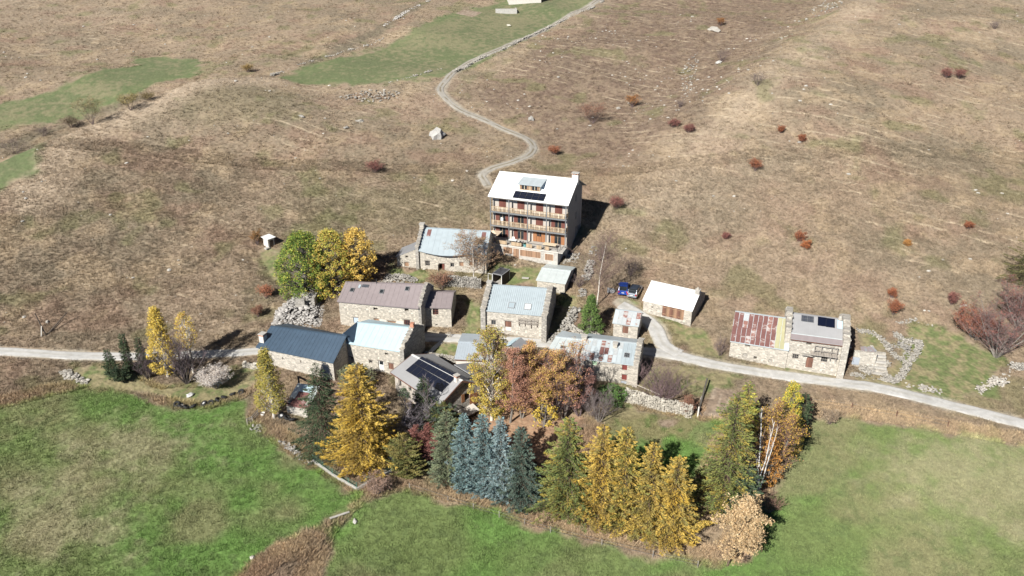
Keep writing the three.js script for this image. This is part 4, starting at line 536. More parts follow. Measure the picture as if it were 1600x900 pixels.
// ---------------------------------------------------------------- the big chalet with its balconies and terrace
{
  const S = {x: -4.69, y: 7.84, z: -145.99, rot: -0.345, w: 16.24, d: 6.6, H: 8.77, rL: 3.05, rR: 3.13, oh: 1.5, ohs: 0.5, front: [], roof: [], gable: [["win", -7.14, 7.8, 0.6, 1.3], ["win", -7.62, 4.05, 0.6, 1.4], ["win", -8.05, 0.65, 0.6, 1.9], ["win", -11.01, 0.28, 1.0, 1.3]]}, g = house({ ...S, front: [] }, { name: 'chalet', label: 'tall chalet with white roof, three rows of timber balconies and stone terrace', category: 'chalet', wall: M.render, gableMat: M.shadedGreyRender, roof: M.whiteRoof, style: 'seams', step: 1.6, backRoof: M.slateRoof, ridge: M.whiteRoof });  // grey cement gable; its shade is also put into the darker colour
  const f = -S.oh, fl = [0.05, 2.95, 5.8], bays = 4, bw = (S.w - 1.0) / bays, x0 = 0.5;
  // windows and doors, bay by bay (drawn onto the wall face as projecting joinery)
  const kinds = [['A', 'A', 'D', 'O'], ['R', 'R', 'C', 'R'], ['C', 'C', 'C', 'C']];
  for (let r = 0; r < 3; r++) for (let b = 0; b < bays; b++) {
    const k = kinds[r][b], w = new THREE.Group(); w.name = k === 'D' ? 'door' : 'window'; w.position.set(x0 + bw * (b + 0.52), fl[r], f + 0.01); g.add(w);
    const tall = 2.1, sh = k === 'A' || k === 'R' ? M.redWood : k === 'C' ? M.brownWood : M.orangeWood;
    if (k === 'C') { for (const s of [-1, 1]) part(w, 'shutter', boxUV(box(0.66, tall - 0.5, 0.07, s * 0.34, 1.35, 0.05)), M.redWood); part(w, 'frame', boxUV(ring(1.46, tall - 0.36, 0.07, 0.06).translate(0, 1.35, 0.03)), M.brownWood); }
    else {
      const cw = k === 'D' ? 0.9 : 1.3; part(w, 'pane', box(cw, tall - 0.1, 0.04, 0, tall / 2 + 0.03, 0.02), M.glass);
      part(w, 'frame', boxUV(ring(cw + 0.12, tall, 0.1, 0.08).translate(0, tall / 2, 0.03)), k === 'D' ? M.orangeWood : M.brownWood); part(w, 'glazing_bars', box(0.08, tall, 0.06, 0, tall / 2, 0.05), k === 'D' ? M.orangeWood : M.paleWood);
      if (k === 'D') part(w, 'leaf', boxUV(box(0.9, 1.1, 0.06, 0, 0.56, 0.06)), M.orangeWood);
      for (const s of [-1, 1]) part(w, 'shutter', boxUV(box(0.72, tall, 0.07, s * (cw / 2 + 0.42), tall / 2, 0.05)), sh);
    }
  }
  part(g, 'sheet_hung_out', box(0.5, 1.0, 0.06, x0 + bw * 0.58, 4.0, f + 1.0), M.white, 'white cloth hung over the balcony rail');
  // balconies
  const zf = -0.2;
  for (let r = 1; r < 3; r++) {
    const b = new THREE.Group(); b.name = 'balcony'; g.add(b); const y = fl[r] - 0.12;
    part(b, 'deck', boxUV(box(S.w - 0.7, 0.16, -f + zf - 0.02, S.w / 2, y, (f + zf) / 2 + 0.02)), M.greyWood); part(b, 'edge_beam', boxUV(box(S.w - 0.6, 0.26, 0.14, S.w / 2, y - 0.06, zf + 0.06)), M.steel);
    for (let q = 0; q < bays; q++) {
      const R = new THREE.Group(); R.name = 'railing'; b.add(R); const xa = x0 + bw * q + 0.1, xb = x0 + bw * (q + 1) - 0.1;
      part(R, 'rail', boxUV(box(xb - xa, 0.09, 0.12, (xa + xb) / 2, y + 1.05, zf)), M.paleWood); part(R, 'rail', boxUV(box(xb - xa, 0.08, 0.08, (xa + xb) / 2, y + 0.22, zf)), M.paleWood);
    }
    const L = new THREE.Group(); L.name = 'railing'; b.add(L); part(L, 'rail', boxUV(box(0.1, 0.09, -f, S.w - 0.42, y + 1.05, f / 2)), M.paleWood); for (let i = 0; i < 5; i++) part(L, 'baluster', boxUV(box(0.05, 0.8, 0.16, S.w - 0.42, y + 0.62, zf - 0.15 - i * 0.27)), M.paleWood);
    b.children.filter((c) => c.name === 'railing').slice(0, bays).forEach((R, q) => { const xa = x0 + bw * q + 0.1, n = 15; for (let i = 0; i < n; i++) part(R, 'baluster', boxUV(box(0.15 - 0.03 * (i % 3), 0.86 - 0.05 * (i % 2), 0.035, xa + (bw - 0.2) * (i + 0.5) / n, y + 0.62, zf + 0.05)), i % 4 === 1 ? M.cream : M.paleWood); });
  }
  for (let q = 0; q <= bays; q++) { const x = x0 + bw * q; part(g, 'post', boxUV(box(0.16, S.H + 0.1, 0.16, x, S.H / 2 - 0.15, zf + 0.05)), M.steel); part(g, 'pilaster', boxUV(box(0.34, S.H - 0.2, 0.25, clamp(x, 0.7, S.w - 0.7), S.H / 2 - 0.1, f + 0.1)), M.render); }
  part(g, 'eave_beam', boxUV(box(S.w - 0.4, 0.22, 0.16, S.w / 2, S.H - 0.22, zf + 0.05)), M.beam);
  // dormer
  const d = new THREE.Group(); d.name = 'dormer'; g.add(d); const p = roofPoint(S, 0.475, 0.38), dw = 4.2;
  part(d, 'wall', boxUV(box(dw, 1.25, 0.15, p.x, p.y + 0.5, p.z)), M.paleWood);
  for (const s of [-1, 1]) { const c = new THREE.Shape(); c.moveTo(0, -0.15); c.lineTo(0, 1.12); c.lineTo(3.4, 1.55); c.closePath(); const e = extrude(c, 0.12); e.rotateY(Math.PI / 2); e.translate(p.x + s * (dw / 2 - 0.07) - 0.06, p.y, p.z + 0.02); part(d, 'cheek', boxUV(e), M.galvRoof); }
  const dr = part(d, 'roof', boxUV(box(dw + 0.7, 0.1, 3.7)), M.galvRoof); dr.position.set(p.x, p.y + 1.37, p.z - 1.4); dr.rotation.x = 0.12;
  for (const s of [-1, 1]) { const w = new THREE.Group(); w.name = 'window'; w.position.set(p.x + s * 1.05, p.y + 0.58, p.z + 0.09); d.add(w); part(w, 'pane', box(1.0, 0.85, 0.04), M.glass); part(w, 'glazing_bars', box(0.1, 0.85, 0.07), M.cream); for (const t of [-1, 1]) part(w, 'shutter', boxUV(box(0.3, 0.9, 0.06, t * 0.67, 0, 0.01)), M.wood); }
  // solar panels, two rows of five
  for (let j = 0; j < 2; j++) for (let i = 0; i < 5; i++) roofItem(g, S, 'panelblack', 0.345 + 0.078 * i, 0.1 + 0.135 * j, 1.22, 0.95);
  chimney(g, S, 0.965, 0.99, 1.25, 0.9, 0.95, M.plaster, 'pots');
}
{ // terrace on its retaining wall
  const S = {x: -4.69, y: 7.84, z: -145.99, rot: -0.345, w: 16.24, d: 6.6, H: 8.77, rL: 3.05, rR: 3.13, oh: 1.5, ohs: 0.5, front: [], roof: [], gable: [["win", -7.14, 7.8, 0.6, 1.3], ["win", -7.62, 4.05, 0.6, 1.4], ["win", -8.05, 0.65, 0.6, 1.9], ["win", -11.01, 0.28, 1.0, 1.3]]}, T = thing('terrace', 'stone and concrete terrace with store doors in front of the chalet', 'terrace', [S.x, S.y, S.z], S.rot);
  const xa = 1.6, xb = S.w - 1.15, zf = 2.35, zb = -S.oh, drop = -3.3;
  part(T, 'wall', boxUV(box(xb - xa, -drop - 0.2, 0.5, (xa + xb) / 2, drop / 2 - 0.1, zf - 0.25)), M.stainConcrete); part(T, 'wall', boxUV(box(0.5, -drop - 0.2, zf - zb - 0.55, xb - 0.25, drop / 2 - 0.1, (zf + zb) / 2 - 0.3)), M.concrete); part(T, 'wall', boxUV(box(0.5, -drop - 0.2, zf - zb - 0.55, xa + 0.25, drop / 2 - 0.1, (zf + zb) / 2 - 0.3)), M.concrete);
  part(T, 'floor_slab', boxUV(box(S.w - 0.6 + 0.2, 0.2, zf - zb - 0.1, S.w / 2, -0.12, (zf + zb) / 2 + 0.1)), M.concrete);
  part(T, 'edge', boxUV(box(xb - xa + 0.3, 0.14, 0.35, (xa + xb) / 2, -0.06, zf + 0.02)), M.plaster);
  for (const [x, w, h, y, n] of [[5.0, 1.9, 1.3, -1.0, 'hatch'], [6.7, 1.2, 2.1, -1.45, 'door'], [9.6, 4.2, 1.3, -1.1, 'hatch'], [13.4, 1.7, 1.3, -1.25, 'hatch']]) { const d = new THREE.Group(); d.name = n; T.add(d); part(d, 'panel', boxUV(box(w, h, 0.08, x, y, zf + 0.03)), n === 'door' ? M.wood : M.wood); part(d, 'frame', boxUV(ring(w + 0.16, h + 0.16, 0.08, 0.1).translate(x, y, zf + 0.03)), M.plaster); }
  for (let i = 0; i < 6; i++) { const x = xa + 0.15 + i * (xb - xa - 0.3) / 5; part(T, 'railing_post', box(0.08, 1.0, 0.08, x, 0.5, zf - 0.1), M.blackSteel); }
  part(T, 'rail', box(xb - xa, 0.06, 0.06, (xa + xb) / 2, 1.0, zf - 0.1), M.blackSteel); part(T, 'rail', box(0.06, 0.06, zf - 0.4, xb - 0.1, 1.0, zf / 2 + 0.1), M.blackSteel); part(T, 'railing_post', box(0.08, 1.0, 0.08, xb - 0.1, 0.5, 0.4), M.blackSteel);
  [[3.6, 2.3], [6.7, 2.1], [9.3, 1.2], [11.3, 1.0], [12.9, 0.9]].forEach(([x, w]) => part(T, 'railing_board', boxUV(box(w, 0.72, 0.05, x, 0.5, zf - 0.03)), M.paleWood));
  const at = (x, y, z) => { const v = V(x, y, z).applyAxisAngle(V(0, 1, 0), S.rot); return [S.x + v.x, S.y + v.y, S.z + v.z]; };
  // tables, chairs, parasol
  const tab = (x, z, w, d, label, m) => { const t = thing('terrace_table', label, 'table', at(x, -0.01, z), S.rot); part(t, 'tabletop', boxUV(box(w, 0.06, d, 0, 0.74)), m); for (const a of [-1, 1]) for (const b of [-1, 1]) part(t, 'leg', box(0.07, 0.72, 0.07, a * (w / 2 - 0.1), 0.36, b * (d / 2 - 0.1)), M.greyWood); };
  tab(5.5, 1.0, 1.6, 0.8, 'small terrace table with white things on it beside chalet chairs', M.white); tab(13.0, 0.7, 2.6, 1.3, 'wide pale table on the right end of the chalet terrace', M.cream);
  const chair = (x, z, r, m, label) => { const c = thing('terrace_chair', label, 'chair', at(x, -0.01, z), S.rot + r, 'chairs on the chalet terrace'); part(c, 'seat', box(0.5, 0.06, 0.5, 0, 0.45), m); part(c, 'backrest', box(0.5, 0.5, 0.06, 0, 0.75, -0.24), m); for (const a of [-1, 1]) for (const b of [-1, 1]) part(c, 'leg', box(0.05, 0.44, 0.05, a * 0.21, 0.22, b * 0.21), m); };
  chair(4.5, 0.5, 1.4, M.blackSteel, 'black chair left of the small white terrace table'); chair(6.6, 0.7, -1.3, M.white, 'white chair right of the small white terrace table'); chair(5.3, 0.2, 0.2, M.white, 'white chair behind the small white terrace table'); chair(7.4, 1.4, 2.6, M.blackSteel, 'black chair nearest the front door on the terrace');
  const u = thing('parasol', 'square beige parasol tilted over the left end of the chalet terrace', 'parasol', at(1.9, -0.01, 1.6), S.rot); part(u, 'pole', new THREE.CylinderGeometry(0.04, 0.04, 2.3, 8).translate(0, 1.15, 0), M.greyWood); part(u, 'base', new THREE.CylinderGeometry(0.3, 0.35, 0.12, 12).translate(0, 0.06, 0), M.concrete);
  const cn = part(u, 'canopy', boxUV(new THREE.ConeGeometry(1.9, 0.6, 4, 1, true).rotateY(Math.PI / 4).translate(0, 2.2, 0)), mat(0.6, 0.48, 0.36, 0.9)); cn.rotation.z = 0.08;
  const cr = thing('plant_tub', 'blue green tub of plants near the chalet door', 'tub', at(8.3, -0.01, 1.7), S.rot); part(cr, 'tub', new THREE.CylinderGeometry(0.4, 0.3, 0.45, 12).translate(0, 0.22, 0), mat(0.12, 0.3, 0.32, 0.7)); { const R = rng(5), a = new Acc(); for (let i = 0; i < 60; i++) { const t = R() * 6.28, r = R() * 0.35, y = 0.45 + R() * 0.25; a.tri([Math.cos(t) * r, y, Math.sin(t) * r], [Math.cos(t) * r + 0.1, y + 0.1, Math.sin(t) * r], [Math.cos(t) * r, y + 0.12, Math.sin(t) * r + 0.1], [0.06, 0.14, 0.05]); } part(cr, 'foliage', a.build(), grassMat); }
}
{ // garden cabin on the lawn below the terrace
  const [x, z] = [-2.03,-134.04], g = thing('garden_cabin', 'small dark glazed garden cabin with open white doors on the lawn', 'cabin', [x, terrain(x, z), z], -0.5), w = 1.9, d = 3.0, h = 2.1;
  for (const a of [-1, 1]) for (const b of [-1, 1]) part(g, 'post', box(0.1, h + 0.6, 0.1, a * w / 2, h / 2 - 0.3, b * d / 2), M.white);
  part(g, 'side_panel', boxUV(box(0.04, h, d - 0.12, w / 2, h / 2, 0)), M.darkWood); part(g, 'side_panel', boxUV(box(0.04, h, d - 0.12, -w / 2, h / 2, 0)), M.darkWood); part(g, 'rear_panel', boxUV(box(w - 0.12, h, 0.04, 0, h / 2, -d / 2)), M.darkWood); part(g, 'floor', box(w, 0.5, d, 0, -0.1, 0), M.concrete);
  const r = part(g, 'roof', box(w + 0.2, 0.08, d + 0.25, 0, h + 0.1, 0), M.slateRoof); for (const b of [-0.32, 0.32]) part(r, 'roof_panel', box(w - 0.1, 0.03, d * 0.44, 0, h + 0.16, b * d * 0.72), M.solarGrid);
  part(g, 'door', boxUV(merge([ring(0.95, h, 0.08, 0.05)])), M.white).position.set(-w / 2 - 0.45, h / 2, d / 2 + 0.12);
  part(g, 'step', box(0.9, 0.3, 0.5, 0, 0, d / 2 + 0.3), M.white);
  const [px, pz] = [2.53,-135.19]; const s = thing('paving_slab', 'pale rectangular slab lying on the chalet lawn', 'slab', [px, terrain(px, pz) + 0.1, pz], -0.2); part(s, 'slab', boxUV(box(1.3, 0.12, 0.55)), M.concrete);
}

// ---------------------------------------------------------------- trees and shrubs
const leafMat = new THREE.MeshStandardMaterial({ vertexColors: true, roughness: 0.9, side: THREE.DoubleSide });
const barkMat = new THREE.MeshStandardMaterial({ vertexColors: true, roughness: 0.92, side: THREE.DoubleSide });
const BARK = { brown: [0.12, 0.085, 0.06], grey: [0.2, 0.18, 0.16], birch: [0.62, 0.58, 0.52], dark: [0.06, 0.048, 0.042], purple: [0.13, 0.095, 0.1] };
function pick(R, list) { return list[Math.min(list.length - 1, Math.floor(R() * list.length))]; }
const jit = (R, c, a = 0.25) => { const k = 1 - a / 2 + a * R(), h = (R() - 0.5) * 0.12; return [c[0] * k * (1 + h), c[1] * k, c[2] * k * (1 - h)]; };
function conifer([x, z, h, r], o) {
  const R = rng(o.seed), T = new Acc(), N = new Acc(), g = thing(o.name, o.label, o.category || 'tree', on([x, z]), 0, o.group), low = o.low ?? 0.04, pw = (o.pow ?? 0.85) * 0.88, sl = (o.sl ?? 0.42) * 0.72, sw = (o.sw ?? 0.1) * 0.48, dens = (o.dens ?? 9) * (o.fine ?? 2.7), lean = [(R() - 0.5) * 0.04 * h, (R() - 0.5) * 0.03 * h];
  const axis = (t) => [lean[0] * t * t, t * h, lean[1] * t * t], tr = o.trunk || BARK.brown, rb = 0.018 * h + 0.05;
  for (let i = 0; i < 6; i++) T.stick(i ? axis(i / 6) : [0, -0.6, 0], axis((i + 1) / 6), rb * (1 - i / 6.2), rb * (1 - (i + 1) / 6.2), 6, tr);
  for (let y = low * h + 0.25; y < h * 0.985; y += (o.step ?? 0.3) * (0.75 + 0.5 * R())) {
    const t = y / h, prof = Math.pow(1 - t, pw) * Math.min(1, 0.42 + t * 4.5) * (0.78 + 0.44 * vn(y * 0.7, o.seed)), n = Math.max(4, Math.round((o.n ?? 7) * (0.6 + 0.5 * (1 - t)))), a0 = R() * 6.28, c = axis(t);
    for (let k = 0; k < n; k++) {
      const az = a0 + k / n * 6.283 + (R() - 0.5) * 0.6, L = r * (o.wide ?? 1.3) * prof * (0.75 + 0.5 * vn(az * 1.1, y * 0.35 + o.seed)) * (0.55 + 0.55 * R()) + 0.12, ux = Math.cos(az), uz = Math.sin(az), up = (o.up ?? 0) * L - (o.droop ?? 0.15) * L, tone = pick(R, o.cols), bt = 0.85 + 0.3 * R();
      const P = (f) => [c[0] + ux * L * f, c[1] + up * f + (o.curl ?? 0.12) * L * f * f, c[2] + uz * L * f];
      if (L > 0.5) T.stick(P(0), P(0.92), 0.012 * L + 0.012, 0.008, 3, tr);
      const m = Math.max(4, Math.round(L * dens));
      for (let i = 0; i < m; i++) {
        const f = 0.1 + 0.92 * Math.pow(R(), 0.75), p = P(f), sd = (R() - 0.5) * 2, wd = 0.3 * L * (1.05 - f) * sd, q = [p[0] - uz * wd, p[1] + (R() - 0.5) * 0.12 - Math.abs(wd) * 0.2, p[2] + ux * wd];
        const l = sl * (0.55 + 0.7 * R()), dx = ux + -uz * sd * 1.1, dz = uz + ux * sd * 1.1, dy = (o.tip ?? -0.2) + (R() - 0.5) * 0.7, dl = Math.hypot(dx, dy, dz), e = [q[0] + dx / dl * l, q[1] + dy / dl * l, q[2] + dz / dl * l];
        const b = R() * 6.28, w = sw * (0.6 + 0.8 * R()), v = [-dz / dl * Math.cos(b) * w, Math.sin(b) * w, dx / dl * Math.cos(b) * w], md = [(q[0] * 0.55 + e[0] * 0.45), (q[1] * 0.55 + e[1] * 0.45), (q[2] * 0.55 + e[2] * 0.45)], col = jit(R, [tone[0] * bt, tone[1] * bt, tone[2] * bt], 0.35);
        N.tri(q, [md[0] + v[0], md[1] + v[1], md[2] + v[2]], e, col); N.tri(q, e, [md[0] - v[0], md[1] - v[1], md[2] - v[2]], col);
      }
    }
  }
  part(g, 'trunk', T.build(), barkMat); part(g, 'crown', N.build(), leafMat); return g;
}
function leafBurst(N, R, c, rad, n, size, cols, flat = 0.75) {
  for (let i = 0; i < n; i++) {
    let a, b, d; do { a = R() * 2 - 1; b = R() * 2 - 1; d = R() * 2 - 1; } while (a * a + b * b + d * d > 1);
    const p = [c[0] + a * rad, c[1] + b * rad * flat, c[2] + d * rad], t = R() * 6.28, s = R() * 2 - 1, q = Math.sqrt(1 - s * s), u = [q * Math.cos(t), s * 0.7, q * Math.sin(t)], t2 = R() * 6.28, v = [Math.cos(t2), (R() - 0.5) * 1.2, Math.sin(t2)], k = size * (0.6 + 0.7 * R()), col = jit(R, pick(R, cols), 0.4);
    const A = [p[0] - u[0] * k, p[1] - u[1] * k, p[2] - u[2] * k], B = [p[0] + v[0] * k * 0.6, p[1] + v[1] * k * 0.6, p[2] + v[2] * k * 0.6], C = [p[0] + u[0] * k, p[1] + u[1] * k, p[2] + u[2] * k], D = [p[0] - v[0] * k * 0.6, p[1] - v[1] * k * 0.6, p[2] - v[2] * k * 0.6];
    N.tri(A, B, C, col); N.tri(A, C, D, col);
  }
}
// a broadleaf tree: trunk, limbs to each clump of foliage, leaves in clumps
function broadleaf([x, z, h, r], o) {
  const R = rng(o.seed), T = new Acc(), N = new Acc(), g = thing(o.name, o.label, o.category || 'tree', on([x, z]), 0, o.group), bark = o.bark || BARK.grey, low = o.low ?? 0.22, rb = o.rb ?? (0.012 * h + 0.05), stems = o.stems || 1, tips = [];
  for (let s = 0; s < stems; s++) {
    const a = s / stems * 6.28 + R(), sp = stems > 1 ? r * 0.35 : 0.03 * h, tx = Math.cos(a) * sp, tz = Math.sin(a) * sp, ax = (t) => [tx * t, t * h * 0.93, tz * t];
    for (let i = 0; i < 5; i++) T.stick(i ? ax(i / 5) : [0, -0.5, 0], ax((i + 1) / 5), rb * (1 - i / 5.4), rb * (1 - (i + 1) / 5.4), 6, bark);
    tips.push(ax);
  }
  const n = o.clumps ?? 70;
  for (let i = 0; i < n; i++) {
    const t = low + (1 - low) * Math.pow((i + R()) / n, 0.9), v = (t - low) / (1 - low), shape = o.shape === 'column' ? Math.pow(Math.sin(Math.PI * (0.08 + 0.9 * v)), 0.55) : o.shape === 'full' ? Math.pow(Math.sin(Math.PI * (0.3 + 0.68 * v)), 0.6) : o.shape === 'cone' ? Math.pow(1 - v, 0.75) * Math.min(1, 0.45 + v * 4) : Math.pow(Math.sin(Math.PI * (0.1 + 0.87 * v)), 0.7);
    const az = i * 2.39996 + R() * 1.2, rr = r * shape * (0.35 + 0.68 * Math.sqrt(R())), c = [Math.cos(az) * rr, t * h, Math.sin(az) * rr], ax = tips[i % stems], b = ax(Math.max(0.1, t - 0.12 - 0.16 * (rr / (r + 0.01)))), md = [lerp(b[0], c[0], 0.55), lerp(b[1], c[1], 0.45), lerp(b[2], c[2], 0.55)];
    T.stick(b, md, 0.022 * rr + 0.015, 0.012 * rr + 0.01, 3, bark); T.stick(md, c, 0.012 * rr + 0.01, 0.006, 3, o.twig || bark);
    const cols = o.zones ? o.zones(c, R) : o.cols; if (cols && R() > (o.bare ?? 0)) leafBurst(N, R, c, (o.cr ?? 0.55) * 1.12 * (0.7 + 0.6 * R()), Math.round((o.leaves ?? 70) * 1.6), (o.size ?? 0.13) * 1.08, cols, o.flat ?? 0.8);
    const tw = o.twigs ?? 4; for (let k = 0; k < tw; k++) { const e = [c[0] + (R() - 0.5) * 1.3, c[1] + (R() - 0.25) * 1.0, c[2] + (R() - 0.5) * 1.3]; T.stick(md, e, 0.014, 0.004, 2, o.twig || bark); }
  }
  part(g, 'trunk', T.build(), barkMat); if (N.p.length) part(g, 'crown', N.build(), leafMat); return g;
}
// leafless or thinly leaved: branches that fork
function bare([x, z, h, r], o) {
  const R = rng(o.seed), T = new Acc(), K = new Acc(), N = new Acc(), g = thing(o.name, o.label, o.category || 'tree', on([x, z]), 0, o.group), bark = o.bark || BARK.grey, twig = o.twig || BARK.purple, lv = o.levels ?? 3;
  function grow(p, d, L, rad, level) {
    const segs = level === 0 ? 4 : 2; let q = p, e = d; const pts = [q];
    for (let i = 0; i < segs; i++) { e = [e[0] + (R() - 0.5) * 0.25, e[1] + (R() - 0.4) * 0.2, e[2] + (R() - 0.5) * 0.25]; const l = Math.hypot(...e); e = e.map((v) => v / l); const nx = [q[0] + e[0] * L / segs, q[1] + e[1] * L / segs, q[2] + e[2] * L / segs]; (level === 0 ? T : K).stick(q, nx, rad * (1 - i / segs * 0.8), rad * (1 - (i + 1) / segs * 0.8) + 0.002, level === 0 ? 6 : level < lv ? 3 : 2, level < (o.pale ? 2 : 1) ? bark : twig); q = nx; pts.push(q); }
    if (level < lv) { const n = (o.kids || [9, 5, 4, 3])[level]; for (let i = 0; i < n; i++) { const f = (level === 0 ? (o.low ?? 0.25) : 0.2) + (1 - (level === 0 ? (o.low ?? 0.25) : 0.2)) * (i + R()) / n, k = Math.min(segs - 1, Math.floor(f * segs)), u = f * segs - k, b = [0, 1, 2].map((c) => lerp(pts[k][c], pts[k + 1][c], Math.min(1, u))), az = R() * 6.28, sp = o.spread ?? 0.9; const dir = [e[0] * 0.5 + Math.cos(az) * sp, e[1] * 0.5 + (o.rise ?? 0.35), e[2] * 0.5 + Math.sin(az) * sp], l = Math.hypot(...dir); grow(b, dir.map((v) => v / l), (level === 0 ? r * 0.95 * (1.25 - 0.85 * f) : L * 0.5) * (0.7 + 0.5 * R()), Math.max(rad * (level === 0 ? 0.3 : 0.55), 0.011) * (level ? 1 : o.thick ?? 1), level + 1); } }
    if (level >= lv - 1 && o.cols && R() < (o.leafy ?? 0.5)) leafBurst(N, R, q, o.cr ?? 0.35, o.leaves ?? 12, o.size ?? 0.1, o.cols);
  }
  const stems = o.stems || 1; for (let s = 0; s < stems; s++) { const a = s / stems * 6.28 + R(), t = stems > 1 ? (o.splay ?? 0.5) * (0.4 + 0.8 * R()) : 0.03; grow([Math.cos(a) * 0.1 * (stems > 1), -0.2, Math.sin(a) * 0.1 * (stems > 1)], [Math.cos(a) * t, 1, Math.sin(a) * t].map((v) => v / Math.hypot(1, t)), h * (stems > 1 ? 0.75 + 0.3 * R() : 0.97), o.rb ?? 0.012 * h + 0.03, 0); }
  part(g, stems > 1 ? 'stems' : 'trunk', T.build(), barkMat); part(g, 'crown', K.build(), barkMat); if (N.p.length) part(g, 'leaves', N.build(), leafMat); return g;
}
const C = {
  gold: [[0.48, 0.32, 0.05], [0.4, 0.27, 0.05], [0.54, 0.38, 0.08], [0.32, 0.22, 0.05]], larch: [[0.42, 0.3, 0.065], [0.34, 0.26, 0.07], [0.48, 0.33, 0.07], [0.26, 0.22, 0.065]], larchGreen: [[0.15, 0.18, 0.05], [0.2, 0.21, 0.055], [0.12, 0.15, 0.045], [0.3, 0.24, 0.05]],
  larchMix: [[0.28, 0.24, 0.05], [0.22, 0.21, 0.055], [0.36, 0.27, 0.05]], spruce: [[0.04, 0.065, 0.028], [0.055, 0.08, 0.035], [0.03, 0.05, 0.025]], blue: [[0.15, 0.23, 0.23], [0.2, 0.285, 0.29], [0.11, 0.17, 0.17]], bluePale: [[0.215, 0.295, 0.305], [0.265, 0.35, 0.365], [0.15, 0.21, 0.215]], greyGreen: [[0.14, 0.17, 0.1], [0.18, 0.21, 0.12], [0.1, 0.12, 0.075]], bottle: [[0.075, 0.115, 0.09], [0.1, 0.14, 0.11], [0.06, 0.09, 0.07]],
  birch: [[0.55, 0.4, 0.07], [0.48, 0.35, 0.06], [0.62, 0.46, 0.11]], birchOlive: [[0.34, 0.29, 0.06], [0.4, 0.31, 0.06], [0.26, 0.24, 0.06]], copper: [[0.38, 0.19, 0.125], [0.44, 0.235, 0.15], [0.3, 0.15, 0.11]], rust: [[0.29, 0.1, 0.045], [0.34, 0.13, 0.06], [0.25, 0.09, 0.05]], red: [[0.22, 0.085, 0.07], [0.26, 0.11, 0.09], [0.18, 0.075, 0.065]], tan: [[0.5, 0.35, 0.19], [0.42, 0.29, 0.15], [0.56, 0.42, 0.25]], green: [[0.11, 0.19, 0.03], [0.16, 0.24, 0.035], [0.08, 0.14, 0.025]], lime: [[0.33, 0.34, 0.06], [0.26, 0.31, 0.05], [0.42, 0.38, 0.07]], amber: [[0.46, 0.29, 0.05], [0.54, 0.36, 0.07]], yellow: [[0.58, 0.42, 0.05], [0.5, 0.36, 0.045]], pine: [[0.05, 0.08, 0.045], [0.065, 0.1, 0.055]], olive: [[0.13, 0.14, 0.04], [0.17, 0.16, 0.05]], white: [[0.62, 0.56, 0.5], [0.5, 0.45, 0.42]], brownred: [[0.2, 0.1, 0.07], [0.25, 0.13, 0.08]],
};
// the three trees behind the long mauve roof
broadleaf([-37.57,-130.69,11.55,4.85], { seed: 1, shape: 'full', name: 'broadleaf_tree', label: 'green and lime leaved tree left of the golden tree above the rubble heap', cols: [...C.green, ...C.green, ...C.lime], low: 0.02, clumps: 210, leaves: 60, size: 0.15, cr: 0.75 });
broadleaf([-32.72,-131.12,11.82,4.28], { seed: 2, shape: 'full', name: 'broadleaf_tree', label: 'lime and ochre tree in the middle of the trio behind the mauve roof', cols: [...C.lime, ...C.amber, [0.45, 0.36, 0.1]], low: 0.02, clumps: 170, leaves: 55, size: 0.15, cr: 0.7 });
broadleaf([-28.26,-132.65,11.15,3.15], { seed: 3, name: 'broadleaf_tree', label: 'bright golden tree rightmost of the trio behind the mauve roof', cols: [[0.62, 0.42, 0.09], [0.54, 0.36, 0.07], [0.68, 0.49, 0.14]], low: 0.06, clumps: 110, leaves: 60, size: 0.15, cr: 0.7, shape: 'column' });
// birches by the houses
bare([-7.18,-134.04,10.09,5.19], { seed: 4, name: 'birch_tree', label: 'pale trunked birch with thin rusty foliage before the sagging blue roof', bark: BARK.birch, twig: [0.2, 0.13, 0.09], kids: [24, 8, 5], cols: [[0.34, 0.23, 0.13], [0.28, 0.18, 0.11]], leafy: 0.7, leaves: 9, size: 0.1, rise: 0.1, low: 0.2, rb: 0.14 });
bare([15.20,-127.21,13.08,5.42], { seed: 5, name: 'birch_tree', label: 'leafless white trunked birch beside the parked blue car', bark: BARK.birch, twig: [0.17, 0.115, 0.1], kids: [30, 9, 7], rise: 0.45, low: 0.18, rb: 0.12, thick: 1.3, cols: [[0.2, 0.13, 0.1]], leafy: 0.3, leaves: 3, size: 0.07 });
broadleaf([13.41,-119.37,7.32,2.39], { seed: 6, name: 'evergreen_shrub', label: 'dense green bush at the foot of the leafless birch', category: 'bush', cols: [[0.1, 0.17, 0.04], [0.14, 0.22, 0.05], [0.08, 0.13, 0.035]], low: 0.04, clumps: 90, leaves: 70, size: 0.11, cr: 0.55, shape: 'cone' });
broadleaf([-54.95,-108.08,12.09,2.60], { seed: 7, name: 'birch_tree', label: 'full yellow birch by the road at the left', bark: BARK.birch, cols: C.birch, low: 0.1, clumps: 120, leaves: 55, size: 0.12, cr: 0.55, shape: 'cone', twigs: 2 });
broadleaf([-51.23,-109.11,10.60,1.41], { seed: 8, name: 'birch_tree', label: 'slender yellow birch with bare white stem beside the full yellow birch', bark: BARK.birch, cols: [...C.birch, [0.45, 0.25, 0.1]], low: 0.45, clumps: 40, leaves: 38, size: 0.11, cr: 0.5, shape: 'oval' });
broadleaf([-35.42,-98.10,11.57,2.42], { seed: 9, name: 'birch_tree', label: 'olive yellow birch in front of the dark blue roof', bark: BARK.birch, cols: C.birchOlive, low: 0.16, clumps: 110, leaves: 50, size: 0.12, cr: 0.6, shape: 'cone' });
